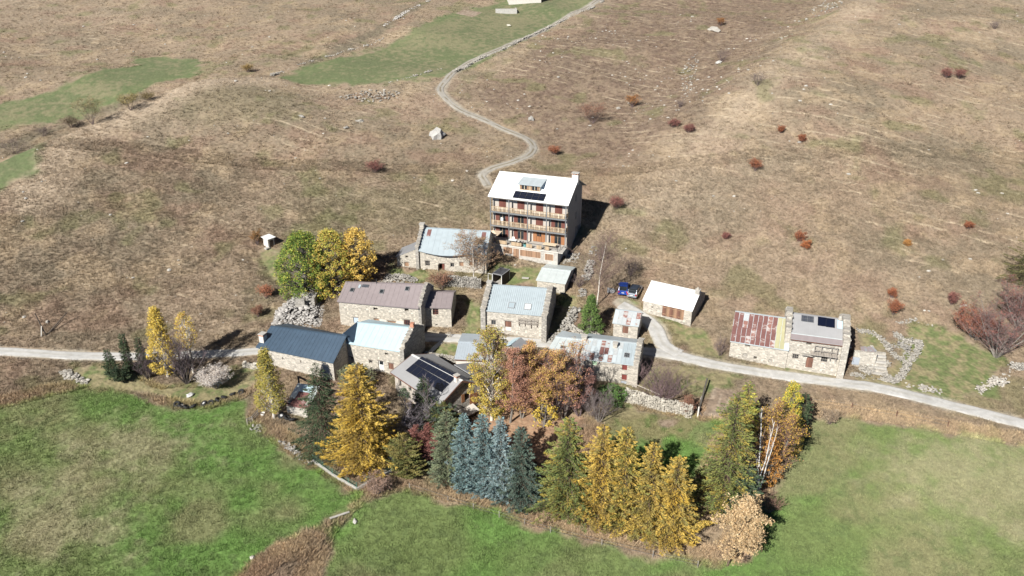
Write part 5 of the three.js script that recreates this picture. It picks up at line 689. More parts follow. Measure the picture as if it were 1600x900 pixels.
// conifers and larches in the lower plot
conifer([-26.34,-90.88,14.78,4.03], { seed: 10, name: 'spruce_tree', label: 'dark green spruce behind the big golden larch', cols: C.spruce, droop: 0.3, curl: 0.2, dens: 9, tip: -0.5, low: 0.02, n: 7, step: 0.34 });
conifer([-20.17,-88.40,16.35,5.23], { seed: 11, name: 'larch_tree', label: 'big golden larch in the walled garden corner', wide: 1.15, cols: C.gold, droop: 0.05, curl: 0.1, dens: 11, sl: 0.5, sw: 0.11, pow: 0.62, tip: 0.05, low: 0.03, n: 8, step: 0.3 });
broadleaf([-3.04,-97.83,15.26,3.51], { seed: 12, name: 'birch_tree', label: 'tall yellow birch with rusty top behind the solar roof house', bark: BARK.birch, zones: (c, R) => c[1] > 9.5 ? [...C.birchOlive, [0.32, 0.2, 0.11]] : [...C.birch, ...C.birchOlive], low: 0.1, clumps: 150, leaves: 55, size: 0.12, cr: 0.6, shape: 'column', twigs: 6, twig: [0.25, 0.16, 0.11] });
bare([-0.28,-97.27,13.80,2.86], { seed: 13, name: 'copper_tree', label: 'copper red tree right of the tall yellow birch', bark: BARK.grey, twig: [0.2, 0.11, 0.09], kids: [22, 7, 4], cols: C.copper, leafy: 0.8, leaves: 22, size: 0.09, cr: 0.45, rise: 0.5, low: 0.1 });
bare([3.60,-97.55,11.75,3.71], { seed: 14, name: 'maple_tree', label: 'half bare maple with yellow and orange leaves in the middle of the hamlet', bark: BARK.grey, twig: [0.2, 0.14, 0.12], kids: [20, 6, 5], cols: [[0.54, 0.38, 0.1], [0.48, 0.3, 0.1], [0.42, 0.23, 0.12], [0.38, 0.21, 0.13]], leafy: 0.55, leaves: 30, size: 0.1, cr: 0.45, rise: 0.4, low: 0.08, stems: 3, splay: 0.35 });
bare([7.61,-97.97,11.25,3.26], { seed: 15, name: 'bare_tree', label: 'greyish purple leafless tree before the patched roof wing', bark: BARK.grey, twig: BARK.purple, kids: [22, 7, 5], rise: 0.45, low: 0.08, stems: 3, splay: 0.4, cols: C.copper, leafy: 0.06 });
bare([10.04,-98.68,7.77,1.60], { seed: 16, name: 'bush', label: 'rust red bush below the patched roof house', category: 'bush', bark: BARK.purple, kids: [12, 6, 4], stems: 4, cols: [[0.24, 0.12, 0.1], [0.28, 0.15, 0.12]], leafy: 0.4, leaves: 9, rise: 0.5, low: 0.1 });
bare([12.78,-97.27,5.99,2.43], { seed: 17, name: 'bush', label: 'grey leafless bush between the rust red bush and the green larch', category: 'bush', bark: BARK.grey, twig: [0.17, 0.14, 0.14], kids: [14, 7, 4], stems: 6, splay: 0.7, rise: 0.5, low: 0.1 });
broadleaf([4.69,-96.16,6.18,1.86], { seed: 18, name: 'bush', label: 'bright yellow bush under the half bare maple', category: 'bush', cols: [...C.yellow, [0.5, 0.36, 0.09]], low: 0.1, clumps: 34, leaves: 26, size: 0.14, cr: 0.5, stems: 4 });
bare([1.43,-98.40,10.53,3.28], { seed: 26, name: 'copper_tree', label: 'pinkish brown thin leaved tree between copper tree and maple', bark: BARK.grey, twig: [0.24, 0.15, 0.12], kids: [20, 7, 5], cols: [...C.copper, [0.36, 0.2, 0.12]], leafy: 0.6, leaves: 18, size: 0.085, cr: 0.45, rise: 0.45, low: 0.06, stems: 3, splay: 0.4 });
bare([6.54,-99.40,10.26,3.96], { seed: 27, name: 'bare_tree', label: 'brownish thin leaved tree behind the bright yellow bush', bark: BARK.grey, twig: [0.22, 0.15, 0.13], kids: [20, 7, 5], cols: [...C.copper, ...C.amber], leafy: 0.35, leaves: 16, size: 0.09, cr: 0.45, rise: 0.45, low: 0.06, stems: 4, splay: 0.45 });
// blue spruces
conifer([-8.61,-84.96,11.98,2.19], { seed: 20, wide: 1.5, name: 'spruce_tree', label: 'grey green spruce leftmost of the spruce row', cols: C.greyGreen, droop: 0.1, curl: 0.15, dens: 13, sl: 0.36, pow: 0.7, n: 8, step: 0.26, tip: 0 });
conifer([-6.14,-83.71,12.39,1.91], { seed: 21, wide: 1.5, name: 'blue_spruce', label: 'blue spruce second in the spruce row, beside the grey green one', cols: C.blue, droop: 0.1, curl: 0.18, dens: 14, sl: 0.36, pow: 0.72, n: 8, step: 0.26, tip: 0.05 });
conifer([-3.64,-82.93,13.02,1.81], { seed: 22, wide: 1.5, name: 'blue_spruce', label: 'blue spruce third and middle of the spruce row', cols: C.blue, droop: 0.08, curl: 0.18, dens: 14, sl: 0.36, pow: 0.72, n: 8, step: 0.26, tip: 0.05 });
conifer([-1.43,-82.38,13.09,1.81], { seed: 23, wide: 1.5, name: 'blue_spruce', label: 'palest silvery blue spruce, fourth in the spruce row', cols: C.bluePale, droop: 0.08, curl: 0.18, dens: 14, sl: 0.36, pow: 0.72, n: 8, step: 0.26, tip: 0.05 });
conifer([1.25,-81.29,12.45,2.28], { seed: 24, wide: 1.5, name: 'spruce_tree', label: 'bottle green spruce rightmost of the spruce row', cols: C.bottle, droop: 0.12, curl: 0.2, dens: 13, sl: 0.4, pow: 0.72, n: 8, step: 0.28, tip: 0 });
conifer([-9.83,-93.21,6.10,2.54], { seed: 25, name: 'yew_bush', label: 'round dark green yew under the solar roof gable', category: 'bush', cols: [...C.olive, ...C.pine], pow: 0.4, dens: 14, sl: 0.35, up: 0.3, low: 0.02, n: 9, step: 0.22 });
// larch row
conifer([7.03,-80.01,15.00,3.36], { seed: 30, wide: 1.5, name: 'larch_tree', label: 'green larch at the left end of the larch row', cols: C.larchGreen, droop: 0.08, dens: 12, pow: 0.7, sl: 0.42, n: 8, step: 0.28, tip: 0.1 });
conifer([11.03,-78.56,15.27,2.77], { seed: 31, wide: 1.5, name: 'larch_tree', label: 'amber larch next to the green one in the larch row', cols: [...C.larch, ...C.gold], droop: 0.08, dens: 11, pow: 0.7, n: 8, step: 0.3, tip: 0.1 });
conifer([13.93,-77.56,15.66,2.82], { seed: 32, wide: 1.5, name: 'larch_tree', label: 'olive gold larch in the middle of the larch row', cols: [...C.larch, ...C.larchMix], droop: 0.08, dens: 11, pow: 0.72, n: 8, step: 0.3, tip: 0.1 });
conifer([16.88,-76.67,13.96,2.57], { seed: 33, wide: 1.5, name: 'larch_tree', label: 'yellow larch second from the right end of the larch row', cols: C.larch, droop: 0.08, dens: 11, pow: 0.7, n: 8, step: 0.3, tip: 0.1 });
conifer([19.66,-75.99,12.91,2.72], { seed: 34, wide: 1.5, name: 'larch_tree', label: 'rightmost and shortest yellow larch of the larch row', cols: [...C.larch, ...C.gold], droop: 0.06, dens: 12, pow: 0.7, n: 8, step: 0.28, tip: 0.1 });
bare([25.95,-72.07,10.13,3.47], { seed: 35, name: 'tan_tree', label: 'round tan leaved tree at the lowest corner of the plot', bark: BARK.brown, twig: [0.42, 0.3, 0.18], kids: [24, 8, 5], cols: C.tan, leafy: 0.9, leaves: 12, size: 0.12, cr: 0.35, rise: 0.25, low: 0.22, spread: 1.1 });
conifer([27.17,-80.22,18.30,3.03], { seed: 36, wide: 1.5, name: 'larch_tree', label: 'tall olive larch left of the bare white birch', cols: C.larchGreen, droop: 0.1, dens: 9, pow: 0.55, n: 7, step: 0.32, tip: 0.05, low: 0.05 });
conifer([29.36,-79.39,8.11,2.10], { seed: 37, name: 'pine_tree', label: 'small dark pine at the foot of the bare white birch', cols: C.pine, up: 0.3, dens: 13, pow: 0.5, n: 8, step: 0.26, sl: 0.38 });
conifer([32.87,-93.21,10.08,2.25], { seed: 38, name: 'larch_tree', label: 'yellow green larch nearest the tilled garden bed', cols: [...C.larchGreen, ...C.lime], droop: 0.08, dens: 10, pow: 0.6, n: 7, step: 0.3, tip: 0.1 });
bare([32.27,-82.93,13.78,2.31], { seed: 239, pale: true, name: 'birch_tree', label: 'bare birch with several white stems in the right hand copse', bark: [0.75, 0.72, 0.68], twig: [0.5, 0.45, 0.42], kids: [5, 4, 3], stems: 4, splay: 0.14, rise: 0.8, spread: 0.5, low: 0.3, rb: 0.1 });
bare([35.42,-87.55,12.71,3.43], { seed: 40, name: 'bare_tree', label: 'brown thin leaved tree behind the white birch stems', bark: BARK.grey, twig: [0.19, 0.12, 0.09], kids: [22, 7, 4], stems: 3, splay: 0.35, cols: [...C.brownred, ...C.amber], leafy: 0.4, leaves: 10, rise: 0.5, low: 0.1 });
broadleaf([33.86,-84.39,7.49,1.69], { seed: 41, name: 'bush', label: 'orange bush under the white birch stems', category: 'bush', cols: [[0.36, 0.16, 0.035], [0.3, 0.14, 0.04], [0.42, 0.22, 0.05]], low: 0.08, clumps: 50, leaves: 36, size: 0.12, cr: 0.5, stems: 3 });
broadleaf([39.12,-93.21,9.67,1.44], { seed: 42, name: 'broadleaf_tree', label: 'bright yellow tree by the road in the right hand copse', cols: [...C.yellow, ...C.lime], low: 0.12, clumps: 60, leaves: 50, size: 0.12, cr: 0.5 });
broadleaf([38.97,-90.88,6.04,1.69], { seed: 43, name: 'bush', label: 'ochre leaved bush at the meadow edge of the right hand copse', category: 'bush', cols: [...C.amber, ...C.birchOlive], low: 0.06, clumps: 55, leaves: 40, size: 0.12, cr: 0.5, stems: 3 });
conifer([41.37,-94.27,7.51,1.37], { seed: 44, name: 'spruce_tree', label: 'narrow dark spruce at the right edge of the copse', cols: C.spruce, pow: 0.6, dens: 14, n: 7, step: 0.24, sl: 0.32 });
bare([33.13,-80.22,3.12,1.65], { seed: 45, name: 'bush', label: 'brown leafless scrub at the meadow foot of the copse', category: 'bush', bark: BARK.brown, twig: [0.2, 0.12, 0.09], kids: [8, 6, 4], stems: 7, splay: 0.9, rise: 0.5, low: 0.1 });
// garden shrubs
conifer([-14.17,-86.13,6.22,2.32], { seed: 50, name: 'cypress_bush', label: 'olive cypress bush right of the big golden larch', category: 'bush', cols: [...C.olive, [0.2, 0.17, 0.05]], pow: 0.42, dens: 14, sl: 0.34, up: 0.5, n: 9, step: 0.22, low: 0.02 });
bare([-11.75,-89.13,5.36,1.76], { seed: 51, name: 'bush', label: 'crimson bush below the white house corner', category: 'bush', bark: BARK.purple, twig: [0.22, 0.07, 0.07], kids: [12, 6, 5], stems: 6, splay: 0.5, cols: C.red, leafy: 0.7, leaves: 9, size: 0.09, rise: 0.5, low: 0.1 });
bare([-13.31,-93.21,9.67,2.52], { seed: 52, name: 'bare_tree', label: 'grey leafless lilac against the white wall of the solar roof house', bark: BARK.dark, twig: [0.2, 0.175, 0.19], kids: [16, 7, 5], stems: 5, splay: 0.45, rise: 0.5, low: 0.1 });
conifer([-12.77,-96.16,8.95,1.57], { seed: 53, name: 'spruce_tree', label: 'small dark spruce beside the grey lilac', cols: C.spruce, pow: 0.7, dens: 12, n: 7, step: 0.28 });
broadleaf([-15.83,-103.45,2.08,1.77], { seed: 54, name: 'bush', label: 'dark green bush under the white house windows', category: 'bush', cols: C.pine, low: 0.05, clumps: 34, leaves: 40, size: 0.11, cr: 0.5, stems: 3 });
broadleaf([-24.46,-105.33,3.71,2.79], { seed: 55, name: 'bush', label: 'grey green bush before the light blue roof house', category: 'bush', cols: [[0.15, 0.16, 0.09], [0.19, 0.2, 0.11]], low: 0.05, clumps: 50, leaves: 44, size: 0.12, cr: 0.6, stems: 3 });
bare([23.00,-101.92,5.45,3.59], { seed: 56, name: 'bush', label: 'wide purplish leafless bush above the broken garden wall', category: 'bush', bark: BARK.purple, twig: [0.17, 0.115, 0.12], kids: [10, 6, 5], stems: 9, splay: 0.95, rise: 0.5, low: 0.1 });
broadleaf([15.14,-101.62,2.75,2.43], { seed: 57, name: 'bush', label: 'fresh green bush under the maroon shuttered wall', category: 'bush', cols: [[0.07, 0.14, 0.04], [0.1, 0.19, 0.04]], low: 0.05, clumps: 40, leaves: 40, size: 0.12, cr: 0.5, stems: 3 });
// left roadside group
conifer([-63.31,-107.61,5.13,0.91], { seed: 60, name: 'spruce_tree', label: 'leftmost dark juniper by the road', cols: C.spruce, pow: 0.5, dens: 14, n: 8, step: 0.24, sl: 0.34, up: 0.2 });
conifer([-61.32,-108.95,7.22,0.81], { seed: 61, name: 'spruce_tree', label: 'tallest dark conifer of the roadside group', cols: C.spruce, pow: 0.55, dens: 14, n: 8, step: 0.24, sl: 0.32, up: 0.15 });
conifer([-59.24,-109.65,6.10,0.77], { seed: 62, name: 'spruce_tree', label: 'dark conifer just left of the full yellow birch', cols: [...C.spruce, [0.08, 0.07, 0.05]], pow: 0.55, dens: 13, n: 8, step: 0.24, sl: 0.32 });
conifer([-61.50,-106.69,2.58,1.41], { seed: 63, name: 'juniper_bush', label: 'low dark juniper spreading below the roadside conifers', category: 'bush', cols: C.spruce, pow: 0.35, dens: 14, n: 9, step: 0.2, up: 0.5 });
bare([-57.74,-107.39,5.47,1.81], { seed: 64, name: 'bush', label: 'dark leafless bush between the roadside conifers and the yellow birch', category: 'bush', bark: BARK.dark, twig: [0.12, 0.09, 0.095], kids: [12, 7, 5], stems: 6, splay: 0.4, rise: 0.6, low: 0.1 });
bare([-51.34,-106.50,8.93,2.99], { seed: 65, name: 'bush', label: 'tall dark leafless thicket at the foot of the slender birch', category: 'bush', bark: BARK.dark, twig: [0.12, 0.09, 0.095], kids: [11, 6, 5], stems: 8, splay: 0.55, rise: 0.6, low: 0.1 });
bare([-46.29,-105.27,3.25,2.19], { seed: 66, name: 'bush', label: 'whitish seed headed bush near the row of tyres', category: 'bush', bark: BARK.grey, twig: [0.3, 0.25, 0.22], kids: [9, 6, 4], stems: 9, splay: 0.8, cols: C.white, leafy: 0.75, leaves: 8, size: 0.08, rise: 0.5, low: 0.1 });
// right edge
bare([79.63,-112.79,9.40,4.04], { seed: 70, name: 'bush', label: 'big reddish grey bush by the right hand ruin', category: 'bush', bark: BARK.grey, twig: [0.19, 0.135, 0.128], kids: [12, 7, 5], stems: 9, splay: 0.75, rise: 0.45, low: 0.1, cols: C.red, leafy: 0.12, leaves: 6 });
bare([86.96,-119.53,9.17,4.00], { seed: 71, name: 'bush', label: 'reddish bush uphill of the big reddish grey bush at the right edge', category: 'bush', bark: BARK.grey, twig: [0.185, 0.13, 0.122], kids: [12, 7, 5], stems: 9, splay: 0.75, rise: 0.45, low: 0.1, cols: C.red, leafy: 0.2, leaves: 6 });
bare([78.31,-117.43,6.29,2.47], { seed: 72, name: 'bush', label: 'orange red bush left of the big reddish grey bush', category: 'bush', bark: BARK.grey, twig: [0.26, 0.13, 0.1], kids: [10, 7, 5], stems: 7, splay: 0.8, cols: [...C.rust, ...C.red], leafy: 0.35, leaves: 7, rise: 0.45, low: 0.1 });
conifer([94.39,-130.95,10.02,4.04], { seed: 73, name: 'pine_tree', label: 'dark olive pine cut by the right picture edge', cols: [[0.09, 0.09, 0.035], [0.13, 0.12, 0.045]], dens: 9, pow: 0.5, n: 6, step: 0.36 });
// scrub on the slopes: [base x, base y, top y, width] and what sets each apart
for (const [t, cols, lab] of [
  [[-96.74,-180.88,6.44,4.40], [[0.2, 0.17, 0.08], [0.25, 0.2, 0.09]], 'olive brown willow scrub below the left green shelf'], [[-90.32,-187.31,3.91,3.48], [[0.24, 0.2, 0.08], [0.28, 0.22, 0.08]], 'ochre scrub beside the olive brown willow scrub'], [[-113.98,-189.89,2.20,3.12], null, 'dark scrub in the dip below the left green shelf'], [[-110.25,-195.85,2.89,2.72], [[0.16, 0.12, 0.08]], 'brown scrub left of the olive brown willow scrub'], [[-88.10,-192.31,1.84,2.32], [[0.22, 0.17, 0.08]], 'low ochre scrub at the right end of the dip'], [[-116.29,-180.84,3.35,4.48], null, 'dark leafless scrub at the left picture edge'], [[-74.41,-227.35,2.46,1.98], [[0.32, 0.22, 0.08]], 'small yellowish bush at the left end of the field wall'],
  [[-30.48,-169.79,2.78,2.41], C.red, 'lone dull red bush below the large white boulder'], [[9.95,-181.61,2.15,1.81], C.rust, 'rust red bush right of the path bend'], [[53.29,-167.47,2.73,1.82], C.rust, 'bright rust bush on the pale crest'], [[65.71,-175.94,1.91,1.16], C.rust, 'small rust bush right of the pale crest, upper of two'], [[61.86,-179.58,1.78,1.03], C.rust, 'tiny orange bush on the crest above the small rust bush'],
  [[31.68,-208.26,3.34,2.35], [[0.34, 0.15, 0.04], [0.28, 0.12, 0.04]], 'orange bush high in the red heath'], [[38.71,-187.75,2.46,1.69], C.red, 'purplish red bush beside the crest, left of two'], [[41.54,-183.43,2.12,1.80], C.red, 'purplish red bush beside the crest, right of two'], [[60.95,-198.91,3.73,3.17], null, 'large grey purple bush on the heath edge'], [[60.73,-234.40,3.58,3.32], null, 'grey purple bush under the pale outcrop'], [[68.45,-270.79,2.60,1.89], [[0.3, 0.14, 0.05]], 'orange brown bush above the pale outcrop'], [[42.51,-199.75,2.09,1.77], null, 'small dark bush below the stony streak'],
  [[111.44,-206.60,2.57,1.81], C.red, 'left bush of the dark red pair high on the right slope'], [[115.15,-206.99,2.58,1.97], C.red, 'right bush of the dark red pair high on the right slope'], [[142.55,-243.68,2.52,2.46], null, 'dark bush near the top right corner'], [[56.38,-144.34,2.55,1.38], C.rust, 'upper rust bush of the pair above the white barn slope'], [[57.11,-142.08,2.14,1.12], [[0.4, 0.14, 0.05]], 'lower orange bush of the pair above the white barn slope'], [[42.47,-146.06,1.63,1.02], C.red, 'small red bush between chalet and rust pair'], [[90.43,-146.79,1.62,1.01], C.rust, 'small rust bush far right on the slope'],
  [[68.58,-128.38,2.17,1.04], C.rust, 'upper orange bush above the tall gabled house'], [[67.12,-123.95,3.13,1.68], C.rust, 'larger orange bush behind the tall gabled house'], [[78.33,-126.23,2.90,1.48], C.red, 'crimson bush on the slope above the walled garden'], [[76.79,-142.19,1.33,0.87], [[0.4, 0.2, 0.06]], 'tiny tawny bush on the right slope'], [[21.91,-157.14,2.53,2.28], C.red, 'dull red bushes edge behind the chalet shadow'], [[-44.68,-129.11,2.82,1.85], [[0.36, 0.15, 0.08], [0.3, 0.12, 0.07]], 'salmon red bush left of the green tree'], [[-44.90,-124.17,2.27,1.35], C.brownred, 'brown bush above the dark blue roof'], [[-50.17,-144.67,3.77,1.63], [[0.3, 0.14, 0.04], [0.16, 0.11, 0.05]], 'dark orange bush beside the tiny hut'],
  [[20.24,-198.35,4.99,5.15], C.brownred, 'wide dull red scrub patch on the heath'], [[22.39,-136.15,3.67,3.37], null, 'dark leafless scrub behind the parked cars'], [[12.45,-132.35,3.37,2.01], null, 'brown leafless scrub beside the pale shed'], [[-13.01,-131.96,3.11,2.94], C.brownred, 'red brown bramble before the sagging roof house'], [[34.47,-113.65,4.33,1.90], null, 'bare grey scrub at the left end of the rusty roof house'], [[17.09,-140.49,4.25,2.71], null, 'reddish grey leafless bush uphill of the leafless birch'], [[53.12,-110.92,1.92,1.77], C.brownred, 'reddish creeper at the foot of the tall gabled house'], [[26.43,-99.40,3.39,1.43], C.brownred, 'russet bush at the end of the broken garden wall'], [[-17.84,-83.27,3.16,2.11], [[0.3, 0.2, 0.15], [0.25, 0.17, 0.13]], 'pinkish dead scrub outside the garden fence corner'], [[46.85,-96.99,2.69,1.41], [[0.3, 0.23, 0.16]], 'pale dead scrub by the road at the meadow corner'],
]) bare([t[0], t[1], t[2] * 0.85, t[3] * 0.8], { seed: Math.round(t[0] * 7 + t[1]) >>> 0, name: 'bush', label: lab, category: 'bush', group: 'scrub scattered over the slopes', bark: BARK.purple, twig: cols ? mix3(cols[0], [0.16, 0.12, 0.11], 0.6) : [0.15, 0.115, 0.11], kids: [5, 4, 4], stems: 8, splay: Math.min(1.3, 0.7 * t[3] / t[2]), cols, leafy: cols ? 0.6 : 0, leaves: 5, size: 0.075 + 0.008 * t[3], cr: 0.25 + 0.06 * t[3], rise: 0.45, low: 0.1, rb: 0.04 });

// ---------------------------------------------------------------- stones, walls, heaps
const rockShapes = [];
for (let k = 0; k < 6; k++) { const g = new THREE.IcosahedronGeometry(0.5, 0), p = g.attributes.position; for (let i = 0; i < p.count; i++) { const x = p.getX(i), y = p.getY(i), z = p.getZ(i), h = 0.72 + 0.5 * hash2(Math.round(x * 40) + k * 91, Math.round(y * 40) * 7 + Math.round(z * 40)); p.setXYZ(i, x * h, y * h * 0.75, z * h); } g.deleteAttribute('uv'); g.computeVertexNormals(); rockShapes.push(g); }
function stonesMesh(list, tone) {                       // list of [x, y, z, sx, sy, sz, turn, shade]: real stones joined into one mesh
  const P = [], N = [], K = [], m = new THREE.Matrix4(), q = new THREE.Quaternion(), e = new THREE.Euler(), v = V(0, 0, 0);
  list.forEach(([x, y, z, a, b, c, t, s], i) => { const g = rockShapes[i % 6], p = g.attributes.position; q.setFromEuler(e.set(Math.sin(i * 3.1) * 0.5, t, Math.cos(i * 1.7) * 0.5)); m.compose(V(x, y, z), q, V(a, b, c)); for (let k = 0; k < p.count; k++) { v.fromBufferAttribute(p, k).applyMatrix4(m); P.push(v.x, v.y, v.z); K.push(tone[0] * s, tone[1] * s, tone[2] * s); } });
  const g = new THREE.BufferGeometry(); g.setAttribute('position', new THREE.Float32BufferAttribute(P, 3)); g.setAttribute('color', new THREE.Float32BufferAttribute(K, 3)); g.computeVertexNormals(); return g;
}
const rockMat = new THREE.MeshStandardMaterial({ vertexColors: true, roughness: 0.95, side: THREE.DoubleSide });
const GREY = [0.28, 0.266, 0.245], PALE = [0.34, 0.32, 0.288];
function drywall(pts, o) {                               // a dry-stone wall laid along a line on the ground
  const R = rng(o.seed), [cx, , cz] = on(pts[0]), cy = terrain(cx, cz), g = thing(o.name || 'dry_stone_wall', o.label, 'wall', [cx, cy, cz], 0, o.group), L = [], s = o.stone || 0.35;
  for (let k = 1; k < pts.length; k++) {
    const [ax, az] = pts[k - 1], [bx, bz] = pts[k], len = Math.hypot(bx - ax, bz - az), nx = (bz - az) / len, nz = -(bx - ax) / len;
    for (let d = 0; d < len; d += s * 0.8) { const broken = o.broken ? sm(o.broken === true ? 0.38 : o.broken - 0.2, o.broken === true ? 0.72 : o.broken + 0.15, vn((d + k * 9) * 0.35, o.seed)) : 1; if (o.broken && broken < 0.08 && R() < 0.75) continue; const H = o.h * (0.75 + 0.3 * vn(d * 0.6, o.seed + 3)) * (0.25 + 0.75 * broken); for (let y = 0; y < H; y += s * 0.55) for (let w = -o.w / 2; w <= o.w / 2 + 0.01; w += Math.max(s * 0.85, o.w / 4)) { const t = d / len, off = w + (R() - 0.5) * s * 0.5, x = lerp(ax, bx, t) + nx * off + (R() - 0.5) * (o.broken ? 0.7 : 0.15), z = lerp(az, bz, t) + nz * off + (R() - 0.5) * (o.broken ? 0.7 : 0.15); L.push([x - cx, terrain(x, z) + y - cy, z - cz, s * (0.8 + 0.7 * R()), s * (0.6 + 0.4 * R()), s * (0.8 + 0.7 * R()), R() * 6.28, 0.7 + 0.55 * R()]); } }
  }
  const m = part(g, 'stones', stonesMesh(L, o.tone || GREY), rockMat); m.userData.kind = 'stuff'; return g;
}
function heap(name, label, poly, n, size, h, seed, tone, cat = 'heap') {
  const R = rng(seed); let cx = 0, cz = 0; for (const p of poly) { cx += p[0] / poly.length; cz += p[1] / poly.length; } const cy = terrain(cx, cz), g = thing(name, label, cat, [cx, cy, cz]), L = []; let x0 = 1e9, x1 = -1e9, z0 = 1e9, z1 = -1e9; for (const p of poly) { x0 = Math.min(x0, p[0]); x1 = Math.max(x1, p[0]); z0 = Math.min(z0, p[1]); z1 = Math.max(z1, p[1]); }
  let guard = 0; while (L.length < n && guard++ < n * 20) { const x = lerp(x0, x1, R()), z = lerp(z0, z1, R()); if (!inPoly(poly, x, z)) continue; const e = sm(0, 2.2, segDist(poly, x, z, true)), s = size * (0.5 + R()); L.push([x - cx, terrain(x, z) + h * e * (0.45 + 0.55 * R()) + 0.05 - cy, z - cz, s * (0.8 + 0.6 * R()), s * 0.7, s * (0.8 + 0.6 * R()), R() * 6.28, 0.65 + 0.6 * R()]); }
  part(g, 'stones', stonesMesh(L, tone), rockMat).userData.kind = 'stuff'; return g;
}
const rub = heap('rubble_heap', 'grey rubble heap of a fallen house behind the dark blue roof', [[-41.77,-121.13], [-42.02,-125.78], [-40.17,-129.20], [-35.09,-129.99], [-33.56,-125.70], [-33.35,-121.20]], 1300, 0.42, 1.5, 3, [0.36, 0.345, 0.33], 'ruin');
{ const p = V(rub.position.x, rub.position.y, rub.position.z); for (const [x, z, w, d, h] of [[0.2, 0.2, 1.6, 0.5, 1.9], [2.4, -1.4, 0.5, 2.6, 1.8], [0.3, -2.4, 4.0, 0.5, 1.8]]) part(rub, 'wall_stump', boxUV(box(w, h, d, x, 0.7 + h / 2, z)), stoneGrey); }
heap('stone_heap', 'long low stone heap behind the mauve roof', [[-25.09,-133.80], [-23.64,-136.48], [-18.76,-136.12], [-17.36,-134.21], [-19.06,-133.26]], 300, 0.4, 0.9, 5, GREY);
heap('stone_heap', 'pale stones piled below the left roadside', [[-72.57,-108.97], [-71.09,-109.50], [-66.69,-106.58], [-67.13,-105.79], [-70.97,-107.11]], 120, 0.45, 0.6, 6, PALE);
heap('stone_heap', 'flat ruined stone ring on the slope left of the path', [[-45.98,-207.75], [-39.43,-213.88], [-30.75,-212.96], [-28.62,-209.18], [-34.80,-205.34], [-42.16,-205.00]], 130, 0.5, 0.3, 7, [0.3, 0.28, 0.25]);
heap('scree_streak', 'stony streak descending the red heath', [[48.39,-231.84], [53.37,-241.97], [57.16,-246.61], [46.78,-209.23], [45.03,-207.01]], 90, 0.55, 0.25, 8, PALE, 'scree');
heap('scree_patch', 'scattered pale stones at the head of the heath', [[100.93,-285.03], [115.85,-308.93], [111.61,-280.28], [101.03,-259.55], [97.02,-264.47]], 60, 0.6, 0.2, 9, PALE, 'scree');
heap('stone_heap', 'debris and slates piled at the right end of the chalet terrace', [[10.52,-142.52], [13.17,-142.93], [12.58,-139.69], [9.87,-139.69]], 90, 0.4, 0.7, 10, PALE);
// field walls
drywall([[-66.87,-223.51], [-63.92,-230.28], [-59.54,-235.42], [-53.51,-242.75], [-47.25,-251.02], [-40.54,-262.51]], { label: 'dry stone wall along the left edge of the upper field', seed: 1, h: 0.55, w: 0.5, stone: 0.4, broken: true, tone: PALE });
drywall([[-42.11,-271.56], [-37.96,-281.16], [-33.10,-297.47], [-26.56,-316.13]], { label: 'stony stream bank above the left field wall', seed: 2, h: 0.35, w: 0.9, stone: 0.5, broken: true, tone: [0.4, 0.38, 0.36] });
drywall([[-17.87,-224.45], [-11.35,-239.44], [-1.96,-250.23], [6.21,-265.59], [15.18,-279.94], [23.46,-290.02], [34.42,-310.05]], { label: 'dry stone wall following the path beside the upper field', seed: 3, h: 0.6, w: 0.55, stone: 0.42, broken: true, tone: PALE });
drywall([[-33.30,-219.51], [-26.78,-224.37], [-20.25,-232.27]], { label: 'low wall remnant at the foot of the upper field', seed: 4, h: 0.35, w: 0.4, stone: 0.35, broken: true, tone: PALE });
// walls in the hamlet
drywall([[-12.85,-133.09], [-9.51,-132.90], [-5.69,-132.34]], { label: 'grey retaining wall below the sagging roof house', seed: 5, h: 2.0, w: 0.5, stone: 0.36, tone: GREY });
drywall([[-14.25,-112.96], [-11.57,-112.45], [-8.81,-111.94]], { label: 'pale garden wall behind the solar roof house', seed: 6, h: 1.2, w: 0.4, stone: 0.32, tone: PALE });
drywall([[17.48,-102.37], [19.49,-101.32], [22.23,-100.13], [24.97,-99.26], [26.91,-98.40]], { label: 'broken pale wall below the purplish bush', seed: 7, h: 2.3, w: 0.5, stone: 0.4, tone: [0.38, 0.355, 0.31] });
drywall([[6.53,-117.81], [8.60,-119.88], [10.36,-123.33], [11.19,-125.78]], { label: 'tumbled stone bank beside the grassy lane', seed: 8, h: 0.8, w: 1.2, stone: 0.45, broken: true });
drywall([[9.79,-121.26], [11.56,-119.54], [15.09,-118.51]], { label: 'stone footing behind the patched roof house', seed: 9, h: 1.0, w: 0.8, stone: 0.4, tone: PALE });
drywall([[12.88,-130.12], [13.77,-134.24], [15.29,-139.69], [15.99,-145.16]], { label: 'stony bank climbing beside the chalet', seed: 10, h: 0.9, w: 0.9, stone: 0.5, broken: true });
drywall([[59.53,-119.91], [61.80,-119.52], [62.91,-117.83], [63.00,-115.32], [63.26,-112.81], [64.47,-111.95]], { label: 'curved garden wall behind the tall gabled house', seed: 11, h: 0.55, w: 0.4, stone: 0.27, broken: 0.35, tone: PALE });
drywall([[65.44,-118.76], [66.29,-117.08], [68.78,-116.35], [67.16,-114.06], [64.44,-111.13], [62.04,-107.88], [60.19,-106.61], [59.53,-108.23]], { label: 'ruined enclosure wall right of the tall gabled house', seed: 12, h: 0.75, w: 0.45, stone: 0.27, broken: 0.35, tone: PALE });
drywall([[56.64,-109.24], [58.83,-110.88], [61.29,-111.84]], { label: 'stepped stones beside the ruined enclosure', seed: 13, h: 0.5, w: 1.6, stone: 0.4, tone: PALE });
